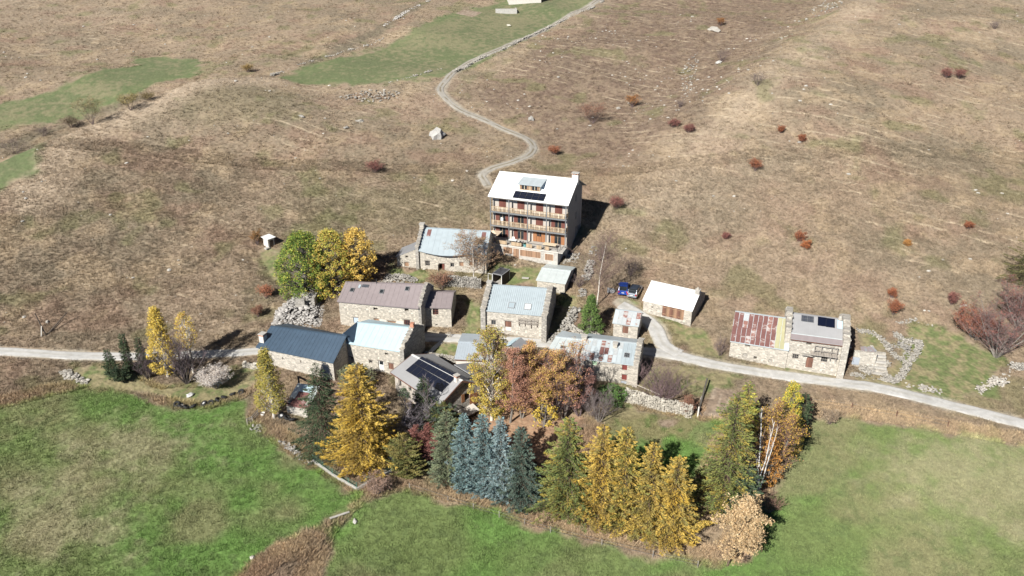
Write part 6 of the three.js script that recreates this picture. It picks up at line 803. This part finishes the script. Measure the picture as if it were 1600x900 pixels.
drywall([[72.64,-104.29], [75.07,-106.11], [77.56,-106.08], [80.52,-104.18]], { label: 'curved dry stone wall at the right edge by the road', seed: 14, h: 1.1, broken: 0.35, w: 0.7, stone: 0.36, tone: [0.42, 0.39, 0.35] });
drywall([[78.35,-107.96], [80.66,-110.00], [83.97,-109.45]], { label: 'upper stone wall at the right edge under the red bushes', seed: 15, h: 1.1, broken: 0.35, w: 0.7, stone: 0.36, tone: PALE });
drywall([[66.86,-121.83], [70.48,-122.53], [72.68,-121.17]], { label: 'low stone arc above the ruined enclosure', seed: 16, h: 0.4, w: 0.5, stone: 0.32, broken: true, tone: PALE });
drywall([[62.43,-105.95], [65.86,-104.67], [69.58,-103.09]], { label: 'scattered bank of stones above the road at the right', seed: 17, h: 0.5, w: 0.8, stone: 0.4, broken: true, tone: PALE });
drywall([[-43.51,-110.84], [-41.75,-110.52], [-40.12,-109.86]], { label: 'low pale wall at the left corner of the dark blue roof barn', seed: 18, h: 0.9, w: 0.6, stone: 0.36, tone: [0.46, 0.43, 0.38] });
drywall([[-4.72,-131.60], [0.00,-131.23], [4.48,-131.23]], { label: 'stone kerb wall between lawn and ribbed blue roof', seed: 19, h: 0.6, w: 0.3, stone: 0.3, tone: PALE });
drywall([[63.00,-115.32], [65.14,-116.11], [66.18,-114.75], [64.51,-112.78]], { label: 'inner ruin wall inside the ruined enclosure', seed: 21, h: 0.8, w: 0.5, stone: 0.28, broken: 0.35, tone: GREY });
drywall([[54.40,-108.75], [55.75,-108.25], [58.56,-107.59], [60.69,-106.61]], { label: 'low kerb of stones between the steps and the road', seed: 22, h: 0.35, w: 0.5, stone: 0.28, broken: 0.35, tone: PALE });
{ // small stone annexe and stone steps beside the tall gabled house
  const [x, z] = [57.07,-110.90], y = terrain(x, z), g = thing('stone_annexe', 'roofless stone annexe with slates on top right of the tall gable', 'ruin', [x, y, z], -0.2);
  part(g, 'wall', boxUV(box(3.4, 3.6, 0.5, 0, 0.9, 0)), stonePale); part(g, 'wall', boxUV(box(0.5, 3.4, 2.6, 1.45, 0.8, -1.56)), stonePale); part(g, 'door', boxUV(box(1.1, 1.3, 0.08, -1.3, 1.0, 0.31)), M.doorGrey);
  for (let i = 0; i < 6; i++) { const q = part(g, 'slate', boxUV(box(0.55, 0.07, 1.1)), i % 2 ? M.slateRoof : M.mauveRoof); q.position.set(-0.4 + i * 0.33, 2.78 + 0.02 * i, -0.6 - 0.1 * (i % 2)); q.rotation.set(0.25, 0.1 * i, 0.15); }
  const [sx, sz] = [58.77,-108.89], s = thing('stone_steps', 'flight of pale stone steps right of the roofless annexe', 'steps', [sx, terrain(sx, sz), sz], -0.25);
  for (let i = 0; i < 8; i++) part(s, 'step', boxUV(box(2.8 - 0.1 * (i % 3), 0.3, 0.6)), i % 2 ? stonePale : M.concrete).position.set(0.06 * (i % 2), 0.05 + i * 0.24, -i * 0.55);
}
// boulders
for (const [p, s, lab, t] of [[[-18.07,-187.82], [3.9, 3.4, 3.0], 'large white boulder alone on the slope left of the path', [0.38, 0.368, 0.35]], [[4.91,-200.79], [2.2, 1.4, 1.6], 'grey boulder right of the path', GREY], [[65.19,-266.23], [4.4, 2.2, 2.5], 'pale outcrop in the upper heath', PALE], [[59.59,-233.33], [1.8, 1.4, 1.4], 'white rock under the grey purple bush', [0.38, 0.368, 0.35]], [[-37.27,-192.05], [2.4, 0.9, 1.4], 'flat pale rock below the ruined stone ring', PALE], [[-39.84,-188.00], [1.6, 0.7, 1.2], 'low grey rock left of the flat pale rock', GREY], [[-51.07,-190.31], [2.6, 0.6, 1.2], 'flat rock slab far left of the white boulder', GREY], [[27.88,-207.39], [1.2, 0.8, 0.9], 'small pale stone beside the orange heath bush', PALE], [[-1.08,-277.47], [2.6, 0.7, 1.0], 'pale flat stone in the upper field', [0.46, 0.44, 0.38]], [[-20.17,-79.20], [0.9, 0.5, 0.6], 'white stone in the meadow beside the ditch', [0.38, 0.368, 0.35]], [[-31.58,-73.16], [0.7, 0.6, 0.6], 'small white stone in the ditch scrub', [0.46, 0.44, 0.4]], [[18.26,-131.23], [1.9, 1.2, 1.4], 'grey boulder behind the small rust streaked store', [0.22, 0.22, 0.23]], [[-49.74,-103.37], [1.2, 0.6, 0.8], 'pale stone near the row of tyres', [0.46, 0.46, 0.46]], [[-80.24,-120.88], [0.7, 0.6, 0.6], 'small pale stone at the foot of the leaning poles', PALE], [[94.97,-267.07], [1.4, 1.0, 1.0], 'pale rock on the heath left of the crest', PALE]]) {
  const [x, z] = p, g = new THREE.IcosahedronGeometry(0.5, 1), q = g.attributes.position; for (let i = 0; i < q.count; i++) { const a = q.getX(i), b = q.getY(i), c = q.getZ(i), h = 0.68 + 0.55 * hash2(Math.round(a * 30) + Math.round(x), Math.round(b * 30) * 31 + Math.round(c * 30)); q.setXYZ(i, a * h * s[0], Math.max(b, -0.3) * h * s[1], c * h * s[2]); } const n = g; n.computeVertexNormals();
  const t0 = thing('boulder', lab, 'rock', [x, terrain(x, z) + s[1] * 0.16, z], x); part(t0, 'rock', boxUV(n), mottled(Math.round(s[0] * 10), t, 0.22, 0.95, 2));
}
{ // many small stones in the slopes, uncountable
  const R = rng(77), m = new THREE.InstancedMesh(rockShapes[0], new THREE.MeshStandardMaterial({ roughness: 0.95, side: THREE.DoubleSide }), 700), M4 = new THREE.Matrix4(), q = new THREE.Quaternion(), c = new THREE.Color(); let n = 0, guard = 0;
  while (n < 700 && guard++ < 40000) { const D = 120 + 170 * R(), x = (R() * 2 - 1) * (D * 0.6 + 18), z = -D, w = heath.at(x, z) > -4 ? 1 : 0.22; if (!isDry(x, z) || R() > w * sm(0.45, 0.6, fbm(x * 0.09 + 50, z * 0.09, 2))) continue; const s = 0.25 + 0.75 * R() ** 4; q.setFromAxisAngle(V(0, 1, 0), R() * 6.28); M4.compose(V(x, terrain(x, z) + relief(x, z) + 0.02, z), q, V(s * 1.3, s * 0.8, s)); m.setMatrixAt(n, M4); const k = 0.3 + 0.25 * R(); m.setColorAt(n, c.setRGB(k, k * 0.95, k * 0.87)); n++; }
  m.count = n; m.name = 'field_stones'; m.userData = { kind: 'stuff', label: 'small grey stones scattered over the slopes', category: 'stones' }; scene.add(m);
}
// ---------------------------------------------------------------- tyres, fences, poles
const rubber = mat(0.012, 0.012, 0.013, 0.75), palePlug = mat(0.45, 0.45, 0.46, 0.8);
const tyreSpots = [[-50.83,-100.95], [-50.04,-100.66], [-49.17,-100.37], [-48.25,-100.52], [-46.81,-101.12], [-45.79,-101.27], [-44.86,-102.03], [-44.17,-102.64], [-43.12,-103.41], [-41.98,-103.88], [-34.35,-98.39], [-33.39,-97.96], [-32.53,-97.54]];
tyreSpots.forEach(([x, z], i) => {
  const place = ['first of the meadow row, at its left end', 'second in the meadow row', 'third in the meadow row', 'fourth in the meadow row, before the gap', 'fifth in the meadow row, after the gap', 'sixth in the meadow row', 'seventh in the meadow row', 'eighth in the meadow row', 'ninth in the meadow row', 'last of the meadow row, at its right end', 'first of three under the olive birch', 'second of three under the olive birch', 'third of three under the olive birch'][i];
  const g = thing('old_tyre', 'black old tyre, ' + place, 'tyre', on([x, z], 0.3), i * 1.3, 'black tyres edging the meadow'); const t = new THREE.TorusGeometry(0.36, 0.19, 10, 20); t.rotateX(Math.PI / 2); part(g, 'tyre', t, rubber).rotation.set(0.5, 0, 0.2 * Math.sin(i * 4)); if (i % 3 === 1) part(g, 'lining', new THREE.CylinderGeometry(0.24, 0.24, 0.2, 12), palePlug).rotation.set(0.5, 0, 0.2 * Math.sin(i * 4));
});
function fence(pts, o) {
  const [cx, cz] = pts[0], cy = terrain(cx, cz), g = thing(o.name || 'wire_fence', o.label, 'fence', [cx, cy, cz]); let prev = null;
  for (let k = 1; k < pts.length; k++) { const [ax, az] = pts[k - 1], [bx, bz] = pts[k], len = Math.hypot(bx - ax, bz - az), n = Math.max(1, Math.round(len / o.gap)); for (let i = k > 1 ? 1 : 0; i <= n; i++) { const x = lerp(ax, bx, i / n), z = lerp(az, bz, i / n), p = V(x - cx, terrain(x, z) - cy, z - cz); part(g, 'post', boxUV(box(o.t, o.h + 0.3, o.t, p.x, p.y + o.h / 2 - 0.15, p.z)), o.post || M.greyWood).rotation.y = 0; if (prev) { for (let r = 0; r < o.rails; r++) { const y = o.h * (r + 0.7) / o.rails; part(g, o.railName || 'wire', boxUV(bar(prev.clone().add(V(0, y, 0)), p.clone().add(V(0, y, 0)), o.rt, o.rh || o.rt)), o.rail || M.steel); } if (o.wall) part(g, 'footing', boxUV(bar(prev.clone().add(V(0, 0.1, 0)), p.clone().add(V(0, 0.1, 0)), 0.3, 0.7)), M.concrete); } prev = p; } }
  return g;
}
fence([[-27.59,-89.13], [-24.40,-86.48], [-20.67,-83.94], [-18.23,-86.01], [-16.48,-87.19]], { label: 'green wire fence on concrete footing at the garden corner', gap: 1.7, h: 1.3, t: 0.07, rails: 4, rt: 0.03, wall: true, rail: mat(0.12, 0.22, 0.17, 0.6), post: mat(0.1, 0.2, 0.15, 0.6) });
fence([[-38.92,-96.70], [-38.33,-97.26], [-37.86,-98.67]], { name: 'wooden_fence', label: 'short grey plank fence under the olive birch', gap: 1.0, h: 1.1, t: 0.12, rails: 3, rt: 0.05, rh: 0.18, rail: M.greyWood, railName: 'board' });
drywall([[-37.73,-96.15], [-32.99,-92.94], [-29.65,-90.37], [-27.54,-88.88]], { label: 'weathered low bank of stones along the garden edge', seed: 20, h: 0.6, w: 0.5, stone: 0.34, broken: 0.35 });
fence([[-13.69,-84.17], [-8.40,-81.94], [-1.65,-79.39], [4.84,-76.96], [11.10,-75.03], [17.18,-73.34], [22.36,-71.89]], { label: 'thin wire fence along the foot of the larch row', gap: 4.5, h: 1.0, t: 0.08, rails: 2, rt: 0.02 });
fence([[45.32,-101.32], [51.22,-100.13], [57.26,-98.40], [63.84,-96.16]], { label: 'thin wire fence between the road and the right meadow', gap: 5, h: 1.2, t: 0.09, rails: 2, rt: 0.018, post: M.brownWood });
fence([[-10.95,-118.67], [-10.51,-118.67]], { name: 'road_gate', label: 'small wooden gate frame on the lane above the little lawn', gap: 0.8, h: 1.0, t: 0.1, rails: 2, rt: 0.07, rail: M.greyWood, railName: 'board' });
{ // leaning poles on the left slope
  const [x, z] = [-79.21,-117.75], g = thing('leaning_poles', 'two dark timber poles leaning in a V on the left slope', 'poles', on([x, z])); for (const [dx, dz, h] of [[-0.95, -0.5, 3.9], [2.6, -3.4, 2.6]]) part(g, 'pole', (() => { const a = new Acc(); a.stick([dx < 0 ? 0.25 : 0, -0.3, 0], [dx, h, dz], 0.13, 0.09, 7, [0.07, 0.055, 0.045]); return a.build(); })(), barkMat); part(g, 'brace', (() => { const a = new Acc(); a.stick([-0.45, -0.2, 0.3], [-0.1, 1.8, 0], 0.1, 0.08, 6, [0.6, 0.57, 0.52]); return a.build(); })(), barkMat);
}
{ // broken rail by the tilled bed
  const [x, z] = [27.73,-98.68], g = thing('fallen_rail', 'weathered fallen timbers propped beside the tilled bed', 'timber', on([x, z])); const a = (p, q, r, c) => part(g, 'timber', (() => { const k = new Acc(); k.stick(p, q, r, r * 0.8, 6, c); return k.build(); })(), barkMat);
  a([0, 0.2, 0], [2.9, 2.0, -7.4], 0.16, [0.1, 0.09, 0.08]); a([-0.1, -0.3, 0.4], [0.1, 1.5, -0.2], 0.13, [0.6, 0.57, 0.53]); a([-1.0, -0.3, -0.2], [-0.9, 1.9, -0.3], 0.12, [0.12, 0.1, 0.09]); a([0.9, -0.2, 0.4], [-0.6, 1.6, -1.0], 0.1, [0.12, 0.1, 0.09]); a([1.1, 0.8, -3.2], [2.0, 1.2, -5.0], 0.14, [0.5, 0.48, 0.45]);
  const [px, pz] = [19.92,-104.38], h = thing('fallen_pole', 'pale slanting rail across the purplish bush', 'timber', on([px, pz])); part(h, 'timber', (() => { const k = new Acc(); k.stick([-2.2, 1.8, -0.4], [2.6, 0.9, 2.2], 0.08, 0.06, 6, [0.45, 0.4, 0.35]); return k.build(); })(), barkMat);
  { const [qx, qz] = [-22.19,-79.63], b = thing('plank_bridge', 'white weathered plank laid over the ditch between the meadows', 'plank', on([qx, qz], 0.35), 0.5); part(b, 'plank', boxUV(box(2.6, 0.08, 0.3)), M.concrete); }
}
{ // garden things half hidden by the larch
  const [x, z] = [-16.38,-89.88], g = thing('garden_trailer', 'small blue and white covered trailer behind the olive cypress', 'trailer', on([x, z]), -0.6); part(g, 'body', boxUV(box(1.3, 0.7, 2.0, 0, 0.75, 0)), M.blue); part(g, 'cover', boxUV(box(1.4, 0.12, 2.1, 0, 1.16, 0)), M.white); for (const s of [-1, 1]) part(g, 'wheel', new THREE.CylinderGeometry(0.32, 0.32, 0.18, 14).rotateZ(Math.PI / 2).translate(s * 0.75, 0.3, 0), rubber);
  const [tx, tz] = [-15.46,-91.90], t = thing('garden_table', 'round white garden table in the walled garden', 'table', on([tx, tz])); part(t, 'tabletop', new THREE.CylinderGeometry(0.5, 0.5, 0.05, 18).translate(0, 0.75, 0), M.white); part(t, 'pedestal', new THREE.CylinderGeometry(0.06, 0.1, 0.75, 8).translate(0, 0.36, 0), M.white); part(t, 'foot', new THREE.CylinderGeometry(0.3, 0.34, 0.06, 14).translate(0, 0.03, 0), M.white);
  const [ux, uz] = [-37.19,-98.67], u = thing('white_bucket', 'white bucket beside the grey plank fence', 'bucket', on([ux, uz])); part(u, 'bucket', new THREE.CylinderGeometry(0.32, 0.26, 0.55, 14, 1, true).translate(0, 0.28, 0), M.white); part(u, 'bottom', new THREE.CylinderGeometry(0.26, 0.26, 0.03, 14).translate(0, 0.05, 0), M.white);
}
// ---------------------------------------------------------------- cars
function car(name, label, [x, z], turn, paint, roofMat2, o) {
  const g = thing(name, label, 'car', on([x, z], 0.02), turn), L = o.L, W = o.W, hw = W / 2;
  const sh = new THREE.Shape(); const P = [[-L / 2, 0.32], [-L / 2 + 0.02, 0.78], [-L / 2 + 0.15, 0.92], [L / 2 - 1.25, 0.95], [L / 2 - 0.3, 0.82], [L / 2 - 0.03, 0.62], [L / 2, 0.32]]; P.forEach(([a, b], i) => i ? sh.lineTo(a, b) : sh.moveTo(a, b)); sh.closePath();
  const bev = { depth: W - 0.16, bevelEnabled: true, bevelThickness: 0.08, bevelSize: 0.06, bevelSegments: 3 }, b = new THREE.ExtrudeGeometry(sh, bev); b.translate(0, 0, -(W - 0.16) / 2); b.rotateY(-Math.PI / 2); part(g, 'body', b, paint);
  const c = new THREE.Shape(), r = o.h; [[-L / 2 + 0.12, 0.9], [-L / 2 + 0.42, r - 0.06], [-L / 2 + 0.7, r], [0.25, r], [0.55, r - 0.06], [1.15, 0.95]].forEach(([a, d], i) => i ? c.lineTo(a, d) : c.moveTo(a, d)); c.closePath(); const e = new THREE.ExtrudeGeometry(c, { depth: W - 0.36, bevelEnabled: true, bevelThickness: 0.06, bevelSize: 0.02, bevelSegments: 2 }); e.translate(0, 0, -(W - 0.36) / 2); e.rotateY(-Math.PI / 2); part(g, 'glasshouse', e, M.glass);
  part(g, 'roof', box(W - 0.3, 0.06, L * 0.42, 0, r + 0.03, -L * 0.07 - 0.0).translate(0, 0, 0), roofMat2);
  const pil = (za, ya, zb, yb, n) => { for (const s of [-1, 1]) part(g, 'pillar', bar(V(s * (hw - 0.13), ya, za), V(s * (hw - 0.17), yb, zb), 0.09, 0.09), paint); };
  pil(-L / 2 + 0.16, 0.93, -L / 2 + 0.5, r); pil(-0.3, 0.95, -0.3, r); pil(1.13, 0.95, 0.4, r);
  for (const s of [-1, 1]) for (const q of [-L * 0.3, L * 0.31]) { const w = new THREE.Group(); w.name = 'wheel'; w.position.set(s * (hw - 0.1), 0.32, q); g.add(w); part(w, 'tyre', new THREE.CylinderGeometry(0.33, 0.33, 0.22, 18).rotateZ(Math.PI / 2), rubber); part(w, 'rim', new THREE.CylinderGeometry(0.2, 0.2, 0.235, 12).rotateZ(Math.PI / 2), M.steel); }
  for (const s of [-1, 1]) { part(g, 'tail_light', box(0.22, 0.3, 0.06, s * (hw - 0.16), 0.78, -L / 2 - 0.03), mat(0.4, 0.02, 0.02, 0.3)); part(g, 'headlight', box(0.32, 0.16, 0.08, s * (hw - 0.25), 0.66, L / 2 - 0.0), M.white); part(g, 'mirror', box(0.2, 0.14, 0.1, s * (hw + 0.06), 1.0, 0.85), paint); }
  part(g, 'bumper', box(W - 0.1, 0.22, 0.12, 0, 0.42, -L / 2 - 0.05), paint); part(g, 'number_plate', box(0.5, 0.12, 0.02, 0, 0.62, -L / 2 - 0.08), M.white); part(g, 'rear_window', box(W - 0.45, 0.42, 0.02, 0, r - 0.32, 0).rotateX(0), M.glass).position.set(0, 0, -L / 2 + 0.24);
  if (o.rack) for (const s of [-1, 1]) part(g, 'roof_rail', box(0.06, 0.07, L * 0.42, s * (hw - 0.28), r + 0.1, -L * 0.07), M.blackSteel);
}
car('car', 'silver estate car with dark roof parked beside the white roofed barn', [22.55,-130.68], Math.PI - 0.42, new THREE.MeshPhysicalMaterial({ color: lin(0.24, 0.27, 0.32), roughness: 0.35, metalness: 0.4, clearcoat: 1, clearcoatRoughness: 0.08 }), mat(0.03, 0.04, 0.06, 0.35), { L: 4.5, W: 1.82, h: 1.5, rack: true });
car('car', 'bright blue car parked left of the silver car', [20.52,-131.42], Math.PI - 0.2, new THREE.MeshPhysicalMaterial({ color: lin(0.008, 0.05, 0.3), roughness: 0.35, clearcoat: 1, clearcoatRoughness: 0.08 }), new THREE.MeshPhysicalMaterial({ color: lin(0.008, 0.05, 0.3), roughness: 0.35, clearcoat: 1, clearcoatRoughness: 0.08 }), { L: 4.1, W: 1.76, h: 1.48 });

shade(scene);
renderer.render(scene, camera);
